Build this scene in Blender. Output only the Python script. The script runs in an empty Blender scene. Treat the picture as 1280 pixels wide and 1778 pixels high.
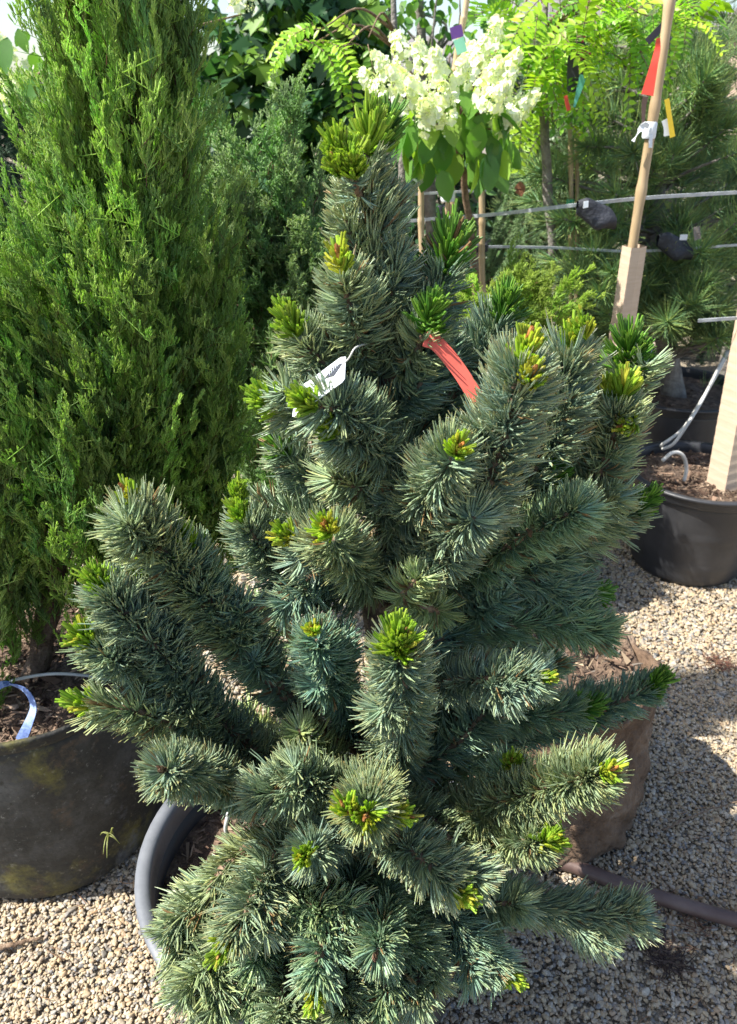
import bpy, math, random
import numpy as np
from mathutils import Vector, noise as mnoise
R = math.radians
random.seed(7); rng = np.random.default_rng(7)
SC = bpy.context.scene
COL = SC.collection

# ------------------------------------------------------------------ camera, sky, sun, exposure
H = 1.5; PITCH = 28.0; F = 1343.0
cam_d = bpy.data.cameras.new('camera'); cam = bpy.data.objects.new('camera', cam_d); COL.objects.link(cam)
cam.location = (0, 0, H); cam.rotation_euler = (R(90 - PITCH), 0, 0)
cam_d.sensor_fit = 'VERTICAL'; cam_d.sensor_height = 24; cam_d.lens = 24 * F / 1778
cam_d.clip_start = .05; cam_d.clip_end = 400
cam_d.dof.use_dof = True; cam_d.dof.focus_distance = 1.12; cam_d.dof.aperture_fstop = 5.5
SC.camera = cam
SUN_EL = 54.0
SUN_DIR = Vector((math.cos(R(12)) * math.cos(R(SUN_EL)), math.sin(R(12)) * math.cos(R(SUN_EL)), -math.sin(R(SUN_EL))))  # the way light travels
W = bpy.data.worlds.new('World'); SC.world = W; W.use_nodes = True
nt = W.node_tree; bg = nt.nodes['Background']
sky = nt.nodes.new('ShaderNodeTexSky'); sky.sky_type = 'NISHITA'; sky.sun_disc = False
sky.sun_elevation = R(SUN_EL); sky.sun_rotation = math.atan2(-SUN_DIR.x, -SUN_DIR.y); sky.air_density = 1.0; sky.dust_density = 1.5
nt.links.new(sky.outputs[0], bg.inputs[0]); bg.inputs[1].default_value = .12
sl = bpy.data.lights.new('sun', 'SUN'); sl.energy = 5.0; sl.angle = R(.5); sl.color = (1, .955, .87)
so = bpy.data.objects.new('sun', sl); COL.objects.link(so); so.rotation_euler = SUN_DIR.to_track_quat('-Z', 'Y').to_euler()
SC.view_settings.view_transform = 'Standard'; SC.view_settings.look = 'None'; SC.view_settings.exposure = 1.1; SC.view_settings.gamma = 1
cp, sp_ = math.cos(R(PITCH)), math.sin(R(PITCH))

def P(px, py, Y):
    a = (px - 640) / F; b = (889 - py) / F
    fh = cp + b * sp_; dn = sp_ - b * cp; t = Y / fh
    return Vector((a * t, Y, H - dn * t))
def G(px, py, z=0.0):
    a = (px - 640) / F; b = (889 - py) / F
    fh = cp + b * sp_; dn = sp_ - b * cp; t = (H - z) / dn
    return Vector((a * t, fh * t, z))

# ------------------------------------------------------------------ materials
def newmat(name):
    m = bpy.data.materials.new(name); m.use_nodes = True
    return m, m.node_tree, m.node_tree.nodes['Principled BSDF']
def setin(n, k, v):
    if k in n.inputs: n.inputs[k].default_value = v
def foliage(name, rough=.45, trans=.25, spec=.5, speck=0.0):
    m, t, b = newmat(name)
    a = t.nodes.new('ShaderNodeAttribute'); a.attribute_name = 'Col'
    col = a.outputs['Color']
    if speck:
        tc = t.nodes.new('ShaderNodeTexCoord'); nz = t.nodes.new('ShaderNodeTexNoise'); nz.inputs['Scale'].default_value = 420; nz.inputs['Detail'].default_value = 1
        t.links.new(tc.outputs['Object'], nz.inputs['Vector'])
        rp = t.nodes.new('ShaderNodeValToRGB'); rp.color_ramp.elements[0].position = .69; rp.color_ramp.elements[1].position = .73
        rp.color_ramp.elements[1].color = (speck, speck, speck, 1)
        t.links.new(nz.outputs['Fac'], rp.inputs[0])
        mx = t.nodes.new('ShaderNodeMixRGB'); mx.inputs[2].default_value = (.75, .8, .74, 1)
        t.links.new(rp.outputs[0], mx.inputs[0]); t.links.new(col, mx.inputs[1]); col = mx.outputs[0]
    t.links.new(col, b.inputs['Base Color'])
    b.inputs['Roughness'].default_value = rough; setin(b, 'Specular IOR Level', spec)
    if trans:
        tr = t.nodes.new('ShaderNodeBsdfTranslucent')
        g = t.nodes.new('ShaderNodeMixRGB'); g.blend_type = 'MULTIPLY'; g.inputs[0].default_value = 1; g.inputs[2].default_value = (1.5, 1.6, .6, 1)
        t.links.new(col, g.inputs[1]); t.links.new(g.outputs[0], tr.inputs[0])
        ms = t.nodes.new('ShaderNodeMixShader'); ms.inputs[0].default_value = trans
        out = t.nodes['Material Output']
        t.links.new(b.outputs[0], ms.inputs[1]); t.links.new(tr.outputs[0], ms.inputs[2]); t.links.new(ms.outputs[0], out.inputs[0])
    return m
def noisy(name, cols, scale=6, rough=.7, bump=.3, bscale=None, detail=6, stretch=(1, 1, 1), spec=.5, dist=.01, bands=None):
    m, t, b = newmat(name)
    tc = t.nodes.new('ShaderNodeTexCoord'); mp = t.nodes.new('ShaderNodeMapping'); mp.inputs['Scale'].default_value = stretch
    t.links.new(tc.outputs['Object'], mp.inputs[0])
    nz = t.nodes.new('ShaderNodeTexNoise'); nz.inputs['Scale'].default_value = scale; nz.inputs['Detail'].default_value = detail; nz.inputs['Roughness'].default_value = .65
    t.links.new(mp.outputs[0], nz.inputs['Vector'])
    rp = t.nodes.new('ShaderNodeValToRGB'); cr = rp.color_ramp
    n = len(cols)
    for i, c in enumerate(cols):
        pos = .3 + .4 * i / max(1, n - 1)
        if i < 2: e = cr.elements[i]; e.position = pos
        else: e = cr.elements.new(pos)
        e.color = (*c, 1)
    for i, c in enumerate(cols): cr.elements[i].color = (*c, 1)
    t.links.new(nz.outputs['Fac'], rp.inputs[0]); t.links.new(rp.outputs[0], b.inputs['Base Color'])
    n2 = t.nodes.new('ShaderNodeTexNoise'); n2.inputs['Scale'].default_value = bscale or scale * 6; n2.inputs['Detail'].default_value = 5
    t.links.new(mp.outputs[0], n2.inputs['Vector'])
    bp = t.nodes.new('ShaderNodeBump'); bp.inputs['Strength'].default_value = bump; bp.inputs['Distance'].default_value = dist
    t.links.new(n2.outputs['Fac'], bp.inputs['Height']); t.links.new(bp.outputs[0], b.inputs['Normal'])
    mr = t.nodes.new('ShaderNodeMapRange'); mr.inputs['To Min'].default_value = max(.05, rough - .12); mr.inputs['To Max'].default_value = min(1, rough + .15)
    t.links.new(n2.outputs['Fac'], mr.inputs[0]); t.links.new(mr.outputs[0], b.inputs['Roughness'])
    setin(b, 'Specular IOR Level', spec)
    return m

M = {}
M['needle'] = foliage('pine_needle', .33, .06, .65, speck=.9)
M['needle_new'] = foliage('new_needle', .4, .3, .45)
M['bud'] = foliage('bud_scale', .55, .1, .4)
M['scale_leaf'] = foliage('scale_leaf', .5, .42, .4)
M['needle_far'] = foliage('far_needle', .45, .2, .45)
M['leaf'] = foliage('broad_leaf', .42, .4, .5)
M['petal'] = foliage('petal', .6, .3, .2)
M['bark'] = noisy('bark', [(.045, .03, .022), (.13, .09, .065), (.22, .17, .13)], 40, .9, .9, 120)
M['twig'] = noisy('twig', [(.08, .05, .03), (.2, .13, .08), (.3, .22, .15)], 60, .85, .9, 220, dist=.004)
M['greybark'] = noisy('grey_bark', [(.09, .08, .07), (.2, .18, .16), (.3, .28, .25)], 25, .9, .8, 90)
M['pot'] = noisy('black_plastic', [(.022, .023, .026), (.035, .036, .04), (.06, .06, .064)], 5, .42, .12, 160, dist=.002)
M['rim'] = noisy('grey_plastic_rim', [(.09, .098, .112), (.14, .15, .168), (.19, .2, .22)], 9, .42, .12, 120, dist=.002)
M['soil'] = noisy('soil', [(.04, .025, .018), (.12, .08, .055), (.26, .18, .12)], 45, .95, 1, 160)
M['chip'] = foliage('bark_chip', .85, 0, .2)
M['bamboo'] = noisy('bamboo', [(.28, .19, .1), (.45, .33, .19), (.58, .46, .3)], 14, .45, .3, 60, stretch=(1, 1, .15), dist=.003)
M['wood'] = noisy('weathered_stake', [(.3, .2, .12), (.45, .33, .22), (.56, .44, .32)], 30, .75, .5, 120, stretch=(1, 1, .08), dist=.003)
M['hose'] = noisy('brown_hose', [(.07, .042, .035), (.1, .062, .052), (.14, .095, .08)], 12, .5, .2, 90, dist=.002)
M['tube'] = noisy('white_tube', [(.42, .42, .4), (.56, .56, .53), (.66, .66, .63)], 20, .4, .1, 60, dist=.002)
M['wire'] = noisy('galvanised_strap', [(.3, .33, .36), (.46, .5, .53), (.62, .65, .66)], 30, .35, .3, 90, dist=.002)
M['cloth'] = noisy('black_cloth', [(.012, .014, .02), (.025, .028, .038), (.06, .065, .08)], 20, .65, .5, 90)
M['connector'] = noisy('grey_connector', [(.08, .085, .095), (.14, .15, .165)], 20, .45, .2)
def flat(name, c, rough=.5, trans=0):
    m = noisy(name, [tuple(x * .9 for x in c), c, tuple(min(1, x * 1.06) for x in c)], 18, rough, .08, 60, dist=.001)
    return m
M['white'] = flat('white_card', (.72, .76, .8))
M['red'] = flat('red_plastic', (.62, .055, .03)); M['coral'] = flat('coral_band', (.60, .10, .07), .6)
M['yellow'] = flat('yellow_plastic', (.7, .5, .03)); M['purple'] = flat('purple_card', (.13, .05, .25)); M['mint'] = flat('mint_card', (.25, .6, .42))
M['dark'] = flat('dark_card', (.03, .03, .045)); M['blue'] = noisy('faded_blue_plastic', [(.05, .08, .22), (.13, .2, .42), (.3, .38, .55)], 30, .6, .3)
M['ink'] = flat('ink', (.04, .045, .06)); M['teal'] = flat('teal_card', (.12, .45, .36)); M['magenta'] = flat('magenta_print', (.5, .05, .16))
M['deadleaf'] = noisy('dead_leaf', [(.2, .08, .04), (.34, .14, .07)], 30, .7); M['green'] = flat('green_tape', (.02, .33, .2))

# mossy old pot and fibre pot
def mossy():
    m = noisy('weathered_pot', [(.015, .015, .014), (.038, .037, .032), (.10, .10, .095)], 7, .75, .6, 90, dist=.004)
    t = m.node_tree; b = t.nodes['Principled BSDF']
    base = b.inputs['Base Color'].links[0].from_socket
    tc = t.nodes.new('ShaderNodeTexCoord')
    def layer(sc, lo, hi, c, src, det=7):
        n = t.nodes.new('ShaderNodeTexNoise'); n.inputs['Scale'].default_value = sc; n.inputs['Detail'].default_value = det; n.inputs['Roughness'].default_value = .7
        t.links.new(tc.outputs['Object'], n.inputs['Vector'])
        r = t.nodes.new('ShaderNodeValToRGB'); r.color_ramp.elements[0].position = lo; r.color_ramp.elements[1].position = hi
        t.links.new(n.outputs['Fac'], r.inputs[0])
        x = t.nodes.new('ShaderNodeMixRGB'); x.inputs[2].default_value = (*c, 1)
        t.links.new(r.outputs[0], x.inputs[0]); t.links.new(src, x.inputs[1]); return x.outputs[0]
    s = layer(5, .52, .68, (.19, .17, .035), base)
    s = layer(9, .58, .74, (.14, .09, .05), s)
    s = layer(60, .55, .7, (.03, .03, .025), s, 4)
    s = layer(80, .6, .72, (.2, .2, .18), s, 6)
    s = layer(3.2, .58, .7, (.2, .22, .25), s)
    t.links.new(s, b.inputs['Base Color'])
    return m
M['mossy'] = mossy()
M['fibre'] = noisy('brown_fibre_pot', [(.03, .02, .013), (.105, .065, .04), (.16, .105, .068), (.25, .19, .14)], 13, .95, 1, 45, detail=9, dist=.02)

# ------------------------------------------------------------------ mesh helpers
def mesh(name, V, Fq, mat, col=None, parent=None, smooth=True, loops=None, tri=False):
    """V (n,3); Fq (m,k) faces"""
    V = np.asarray(V, np.float32); Fq = np.asarray(Fq, np.int32)
    me = bpy.data.meshes.new(name); m, k = Fq.shape
    me.vertices.add(len(V)); me.vertices.foreach_set('co', V.ravel())
    me.loops.add(m * k); me.loops.foreach_set('vertex_index', Fq.ravel())
    me.polygons.add(m); me.polygons.foreach_set('loop_start', np.arange(m, dtype=np.int32) * k)
    me.polygons.foreach_set('loop_total', np.full(m, k, np.int32))
    me.polygons.foreach_set('use_smooth', np.full(m, smooth, bool))
    me.update(calc_edges=True)
    if col is not None:
        a = me.color_attributes.new('Col', 'FLOAT_COLOR', 'POINT')
        c = np.ones((len(V), 4), np.float32); c[:, :3] = col; a.data.foreach_set('color', c.ravel())
    me.materials.append(mat)
    o = bpy.data.objects.new(name, me); COL.objects.link(o)
    if parent: o.parent = parent; o.matrix_parent_inverse = parent.matrix_basis.inverted()
    return o
class Acc:
    """collects several arrays of one face size into one mesh"""
    def __init__(s): s.V = []; s.F = []; s.C = []; s.n = 0
    def add(s, V, Fq, C=None):
        V = np.asarray(V, np.float32); s.V.append(V); s.F.append(np.asarray(Fq) + s.n); s.n += len(V)
        if C is not None: s.C.append(np.broadcast_to(np.asarray(C, np.float32), V.shape))
    def build(s, name, mat, parent=None, smooth=True):
        return mesh(name, np.concatenate(s.V), np.concatenate(s.F), mat, np.concatenate(s.C) if s.C else None, parent, smooth)
def nrm(a): return a / np.maximum(np.linalg.norm(a, axis=-1, keepdims=True), 1e-9)
def strands(Pt, Rd, Cl, sides=3):
    """Pt (N,K,3), Rd (N,K) or (K,), Cl (N,K,3) -> V,F,C"""
    N, K, _ = Pt.shape
    Rd = np.broadcast_to(Rd, (N, K)); Cl = np.broadcast_to(Cl, (N, K, 3))
    T = np.empty_like(Pt); T[:, 1:-1] = Pt[:, 2:] - Pt[:, :-2]; T[:, 0] = Pt[:, 1] - Pt[:, 0]; T[:, -1] = Pt[:, -1] - Pt[:, -2]
    T = nrm(T); ref = nrm(rng.normal(size=(N, 1, 3)))
    A = nrm(np.cross(T, np.broadcast_to(ref, T.shape))); B = np.cross(T, A)
    an = np.arange(sides) * 2 * math.pi / sides
    V = Pt[:, :, None, :] + Rd[:, :, None, None] * (A[:, :, None, :] * np.cos(an)[None, None, :, None] + B[:, :, None, :] * np.sin(an)[None, None, :, None])
    idx = np.arange(N * K * sides).reshape(N, K, sides)
    a = idx[:, :-1, :]; b = np.roll(idx, -1, axis=2)[:, :-1, :]; c = np.roll(idx, -1, axis=2)[:, 1:, :]; d = idx[:, 1:, :]
    Fq = np.stack([a, b, c, d], -1).reshape(-1, 4)
    C = np.broadcast_to(Cl[:, :, None, :], V.shape).reshape(-1, 3)
    return V.reshape(-1, 3), Fq, C
def curve(pts, n):
    """Catmull-Rom through pts -> (n,3)"""
    p = np.array([tuple(q) for q in pts], float)
    if len(p) == 2: u = np.linspace(0, 1, n)[:, None]; return p[0] * (1 - u) + p[1] * u
    e = np.vstack([2 * p[0] - p[1], p, 2 * p[-1] - p[-2]]); out = []
    for s in np.linspace(0, len(p) - 1 - 1e-6, n):
        i = int(s); t = s - i; a, b, c, d = e[i:i + 4]
        out.append(.5 * (2 * b + (c - a) * t + (2 * a - 5 * b + 4 * c - d) * t * t + (3 * b - a - 3 * c + d) * t ** 3))
    return np.array(out)
def tube_arr(pts, r, n=24, sides=10, wob=0):
    c = curve(pts, n)
    if wob: c = c + rng.normal(size=c.shape) * wob
    r = np.interp(np.linspace(0, 1, n), np.linspace(0, 1, len(r)), r) if hasattr(r, '__len__') else np.full(n, r)
    if wob: r = r * (1 + rng.normal(size=n) * .06)
    # parallel-transport frame
    T = nrm(np.gradient(c, axis=0)); A = np.cross(T[0], [0.3, .1, 1.0]);
    if np.linalg.norm(A) < .1: A = np.cross(T[0], [1, 0, 0])
    V = []
    for i in range(n):
        A = A - T[i] * np.dot(A, T[i]); A = A / np.linalg.norm(A); B = np.cross(T[i], A)
        for k in range(sides):
            w = 2 * math.pi * k / sides; V.append(c[i] + r[i] * (A * math.cos(w) + B * math.sin(w)))
    Fq = [(i * sides + k, i * sides + (k + 1) % sides, (i + 1) * sides + (k + 1) % sides, (i + 1) * sides + k) for i in range(n - 1) for k in range(sides)]
    V += [c[0], c[-1]]; a, b = n * sides, n * sides + 1
    Fq += [(a, (k + 1) % sides, k, k) for k in range(0)]
    for k in range(0, sides, 2):
        k1, k2 = (k + 1) % sides, (k + 2) % sides
        Fq.append((a, k2, k1, k)); o = (n - 1) * sides; Fq.append((b, o + k, o + k1, o + k2))
    return np.array(V), np.array(Fq)
def tube(name, pts, r, mat, parent=None, n=24, sides=10, wob=0):
    V, Fq = tube_arr(pts, r, n, sides, wob); return mesh(name, V, Fq, mat, None, parent)
def lathe_arr(prof, seg=72, wob=None):
    p = np.array(prof, float); K = len(p); an = np.arange(seg) * 2 * math.pi / seg
    V = np.stack([p[:, 0:1] * np.cos(an), p[:, 0:1] * np.sin(an), np.repeat(p[:, 1:2], seg, 1)], -1)
    if wob: V = V + wob(V)
    idx = np.arange(K * seg).reshape(K, seg); r = np.roll(idx, -1, 1)
    return V.reshape(-1, 3), np.stack([idx[:-1], r[:-1], r[1:], idx[1:]], -1).reshape(-1, 4)
def lathe(name, prof, mat, parent=None, seg=72, loc=(0, 0, 0), wob=None):
    V, Fq = lathe_arr(prof, seg, wob); return mesh(name, V + np.array(loc), Fq, mat, None, parent)
def tag(o, label=None, cat=None, group=None, kind=None):
    if label: o['label'] = label
    if cat: o['category'] = cat
    if group: o['group'] = group
    if kind: o['kind'] = kind
    return o
def empty(name, loc, label, cat, group=None):
    o = bpy.data.objects.new(name, None); COL.objects.link(o); o.location = loc; o.empty_display_size = .1
    return tag(o, label, cat, group)
def box_arr(c, s, rot=None):
    v = np.array([(x, y, z) for x in (-.5, .5) for y in (-.5, .5) for z in (-.5, .5)]) * np.array(s)
    if rot is not None: v = v @ np.array(rot).T
    f = np.array([(0, 1, 3, 2), (4, 6, 7, 5), (0, 4, 5, 1), (2, 3, 7, 6), (0, 2, 6, 4), (1, 5, 7, 3)])
    return v + np.array(c), f
def card(name, outline, mat, origin, ux, uy, th=.0012, parent=None):
    """a thin plate with real thickness from a 2-D outline"""
    n = len(outline); o = Vector(origin); ux = Vector(ux).normalized(); uy = Vector(uy).normalized(); nn = ux.cross(uy).normalized()
    me = bpy.data.meshes.new(name)
    V = [o + ux * a + uy * b + nn * th * s for s in (.5, -.5) for a, b in outline]
    Fc = [tuple(range(n)), tuple(range(2 * n - 1, n - 1, -1))] + [(i, i + n, (i + 1) % n + n, (i + 1) % n) for i in range(n)]
    me.from_pydata([tuple(v) for v in V], [], Fc); me.update(); me.materials.append(mat)
    ob = bpy.data.objects.new(name, me); COL.objects.link(ob)
    if parent: ob.parent = parent; ob.matrix_parent_inverse = parent.matrix_basis.inverted()
    return ob
def strip(name, pts, w, side, mat, parent=None, th=.0015, n=16):
    """a bent ribbon: centre line pts, width w, widening direction side"""
    c = curve(pts, n); side = np.array(Vector(side).normalized()); T = nrm(np.gradient(c, axis=0))
    w = np.interp(np.linspace(0, 1, n), np.linspace(0, 1, len(w)), w) if hasattr(w, '__len__') else np.full(n, w)
    V = []
    for i in range(n):
        s = side - T[i] * np.dot(side, T[i]); s /= np.linalg.norm(s); nn = np.cross(T[i], s)
        for a, b in ((-1, -1), (1, -1), (1, 1), (-1, 1)): V.append(c[i] + s * a * w[i] / 2 + nn * b * th / 2)
    Fq = [(i * 4 + k, i * 4 + (k + 1) % 4, i * 4 + 4 + (k + 1) % 4, i * 4 + 4 + k) for i in range(n - 1) for k in range(4)] + [(3, 2, 1, 0), tuple((n - 1) * 4 + k for k in range(4))]
    return mesh(name, V, Fq, mat, None, parent, smooth=False)

# ------------------------------------------------------------------ ground and gravel
def ground():
    n = 140
    u = np.linspace(-1, 1, n); xs = np.sign(u) * (abs(u) ** 3) * 120; ys = 2 + np.sign(u) * (abs(u) ** 3) * 120
    X, Y = np.meshgrid(xs, ys); Z = np.zeros_like(X)
    Z += .006 * np.sin(X * 3.1 + 1) * np.cos(Y * 2.3) * (abs(X) < 20) - .012
    V = np.stack([X, Y, Z], -1).reshape(-1, 3); i = np.arange(n * n).reshape(n, n)
    Fq = np.stack([i[:-1, :-1], i[:-1, 1:], i[1:, 1:], i[1:, :-1]], -1).reshape(-1, 4)
    m, t, b = newmat('gravel_ground')
    tc = t.nodes.new('ShaderNodeTexCoord')
    v = t.nodes.new('ShaderNodeTexVoronoi'); v.inputs['Scale'].default_value = 120
    t.links.new(tc.outputs['Object'], v.inputs['Vector'])
    r = t.nodes.new('ShaderNodeValToRGB'); cr = r.color_ramp
    cs = [(.14, .14, .14), (.28, .23, .16), (.38, .31, .21), (.44, .38, .29), (.33, .26, .17)]
    for k, c in enumerate(cs):
        e = cr.elements[k] if k < 2 else cr.elements.new(k / 4); e.position = k / 4; e.color = (*c, 1)
    for k, c in enumerate(cs): cr.elements[k].color = (*c, 1)
    sx = t.nodes.new('ShaderNodeSeparateColor'); t.links.new(v.outputs['Color'], sx.inputs[0]); t.links.new(sx.outputs[0], r.inputs[0])
    t.links.new(r.outputs[0], b.inputs['Base Color']); b.inputs['Roughness'].default_value = .85
    bp = t.nodes.new('ShaderNodeBump'); bp.invert = True; bp.inputs['Strength'].default_value = 1; bp.inputs['Distance'].default_value = .01
    t.links.new(v.outputs['Distance'], bp.inputs['Height']); t.links.new(bp.outputs[0], b.inputs['Normal'])
    tag(mesh('ground', V, Fq, m), kind='structure')
ground()
def pebbles():
    import bmesh
    protos = []
    m, t, b = newmat('pebble')
    oi = t.nodes.new('ShaderNodeObjectInfo'); r = t.nodes.new('ShaderNodeValToRGB'); cr = r.color_ramp; cr.interpolation = 'LINEAR'
    cs = [(.09, .10, .11), (.42, .33, .21), (.48, .39, .26), (.34, .26, .16), (.56, .49, .38), (.19, .19, .19), (.47, .33, .19), (.34, .32, .28), (.50, .38, .23)]
    for k, c in enumerate(cs):
        e = cr.elements[k] if k < 2 else cr.elements.new(k / 8); e.position = k / 8; e.color = (*c, 1)
    for k, c in enumerate(cs): cr.elements[k].color = (*c, 1)
    t.links.new(oi.outputs['Random'], r.inputs[0])
    tc = t.nodes.new('ShaderNodeTexCoord'); nz = t.nodes.new('ShaderNodeTexNoise'); nz.inputs['Scale'].default_value = 3; nz.inputs['Detail'].default_value = 6
    t.links.new(tc.outputs['Object'], nz.inputs['Vector'])
    mx = t.nodes.new('ShaderNodeMixRGB'); mx.blend_type = 'MULTIPLY'; mx.inputs[0].default_value = .6
    r2 = t.nodes.new('ShaderNodeValToRGB'); r2.color_ramp.elements[0].position = .3; r2.color_ramp.elements[0].color = (.5, .48, .46, 1); r2.color_ramp.elements[1].position = .6; r2.color_ramp.elements[1].color = (1.1, 1.08, 1.05, 1)
    t.links.new(nz.outputs['Fac'], r2.inputs[0]); t.links.new(r.outputs[0], mx.inputs[1]); t.links.new(r2.outputs[0], mx.inputs[2]); t.links.new(mx.outputs[0], b.inputs['Base Color'])
    b.inputs['Roughness'].default_value = .62
    # the points
    pts = []; scl = []
    def fill(x0, x1, y0, y1, size, k=1.0):
        n = int((x1 - x0) * (y1 - y0) / (size * size) * 1.25 * k)
        p = np.stack([rng.uniform(x0, x1, n), rng.uniform(y0, y1, n), rng.uniform(-.007, .0005, n)], -1)
        pts.append(p); scl.append(size * rng.lognormal(-.05, .27, n) * .62)
    fill(-1.15, -.1, .65, 1.45, .0062); fill(-.1, 1.3, .65, 1.75, .0062); fill(.2, 1.7, 1.75, 2.9, .0078); fill(-.9, .2, 1.45, 2.9, .012)
    p = np.concatenate(pts); s = np.concatenate(scl)
    me = bpy.data.meshes.new('gravel'); me.vertices.add(len(p)); me.vertices.foreach_set('co', p.astype(np.float32).ravel())
    a = me.attributes.new('psize', 'FLOAT', 'POINT'); a.data.foreach_set('value', s.astype(np.float32))
    rt = me.attributes.new('prot', 'FLOAT_VECTOR', 'POINT'); rt.data.foreach_set('vector', np.stack([rng.normal(0, .35, len(p)), rng.normal(0, .35, len(p)), rng.uniform(0, 6.28, len(p))], -1).astype(np.float32).ravel())
    me.materials.append(m)
    o = bpy.data.objects.new('gravel', me); COL.objects.link(o)
    tag(o, 'loose beige and grey pea gravel around the pots', 'gravel', kind='stuff')
    ng = bpy.data.node_groups.new('gravel_scatter', 'GeometryNodeTree')
    ng.interface.new_socket('Geometry', in_out='INPUT', socket_type='NodeSocketGeometry'); ng.interface.new_socket('Geometry', in_out='OUTPUT', socket_type='NodeSocketGeometry')
    gi = ng.nodes.new('NodeGroupInput'); go = ng.nodes.new('NodeGroupOutput')
    ico = ng.nodes.new('GeometryNodeMeshIcoSphere'); ico.inputs['Radius'].default_value = 1; ico.inputs['Subdivisions'].default_value = 3
    # pebble shape: squashed, noise-displaced sphere
    sp = ng.nodes.new('GeometryNodeSetPosition'); pos = ng.nodes.new('GeometryNodeInputPosition')
    nz = ng.nodes.new('ShaderNodeTexNoise'); nz.inputs['Scale'].default_value = .9; nz.inputs['Detail'].default_value = 1
    ng.links.new(pos.outputs[0], nz.inputs['Vector'])
    sub = ng.nodes.new('ShaderNodeVectorMath'); sub.operation = 'SUBTRACT'; sub.inputs[1].default_value = (.5, .5, .5); ng.links.new(nz.outputs['Color'], sub.inputs[0])
    sc = ng.nodes.new('ShaderNodeVectorMath'); sc.operation = 'SCALE'; sc.inputs['Scale'].default_value = 1.1; ng.links.new(sub.outputs[0], sc.inputs[0])
    ng.links.new(ico.outputs[0], sp.inputs['Geometry']); ng.links.new(sc.outputs[0], sp.inputs['Offset'])
    tf = ng.nodes.new('GeometryNodeTransform'); tf.inputs['Scale'].default_value = (1.15, .85, .6); ng.links.new(sp.outputs[0], tf.inputs['Geometry'])
    sm = ng.nodes.new('GeometryNodeSetShadeSmooth'); ng.links.new(tf.outputs[0], sm.inputs['Geometry'])
    mt = ng.nodes.new('GeometryNodeSetMaterial'); mt.inputs['Material'].default_value = m; ng.links.new(sm.outputs[0], mt.inputs['Geometry'])
    ip = ng.nodes.new('GeometryNodeInstanceOnPoints'); ng.links.new(gi.outputs[0], ip.inputs['Points']); ng.links.new(mt.outputs[0], ip.inputs['Instance'])
    na = ng.nodes.new('GeometryNodeInputNamedAttribute'); na.data_type = 'FLOAT'; na.inputs[0].default_value = 'psize'; ng.links.new(na.outputs[0], ip.inputs['Scale'])
    nr = ng.nodes.new('GeometryNodeInputNamedAttribute'); nr.data_type = 'FLOAT_VECTOR'; nr.inputs[0].default_value = 'prot'; ng.links.new(nr.outputs[0], ip.inputs['Rotation'])
    ng.links.new(ip.outputs[0], go.inputs[0])
    md = o.modifiers.new('scatter', 'NODES'); md.node_group = ng
pebbles()

# ------------------------------------------------------------------ pots
def chips(center, r, z, n, name, parent, size=.018, pal=None):
    pal = np.array(pal or [(.30, .2, .14), (.16, .1, .07), (.42, .31, .22), (.08, .05, .035), (.36, .26, .19)])
    A = Acc()
    for i in range(n):
        a = random.uniform(0, 6.283); q = r * math.sqrt(random.random())
        e = Vector((random.gauss(0, .35), random.gauss(0, .35), random.uniform(0, 6.28)))
        from mathutils import Euler
        mt = Euler(e).to_matrix()
        l = size * random.lognormvariate(-.45, .5)
        v, f = box_arr((0, 0, 0), (l, l * random.uniform(.12, .4), l * random.uniform(.06, .2)))
        v = v * (1 + rng.normal(size=v.shape) * .35); v[v[:, 0] > 0, 1] *= random.uniform(.2, 1); v = v @ np.array(mt).T
        A.add(v + np.array((center[0] + q * math.cos(a), center[1] + q * math.sin(a), z + random.uniform(-.002, .008))), f, pal[random.randrange(len(pal))] * random.uniform(.4, .95))
    return tag(A.build(name, M['chip'], parent, smooth=False), kind='stuff')
def soil_disc(c, r, z, parent, mat='soil', amp=.02):
    rings, seg = 26, 90; V = []; 
    for i in range(rings + 1):
        for k in range(seg):
            a = 6.28318 * k / seg; q = r * i / rings; x, y = c[0] + q * math.cos(a), c[1] + q * math.sin(a)
            V.append((x, y, z + amp * (mnoise.fractal(Vector((x * 9, y * 9, 3)), 1, 2, 5)) * (1 if i < rings else .3)))
    Fq = [(i * seg + k, i * seg + (k + 1) % seg, (i + 1) * seg + (k + 1) % seg, (i + 1) * seg + k) for i in range(rings) for k in range(seg)]
    return mesh('soil', V, Fq, M[mat], None, parent)
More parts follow.
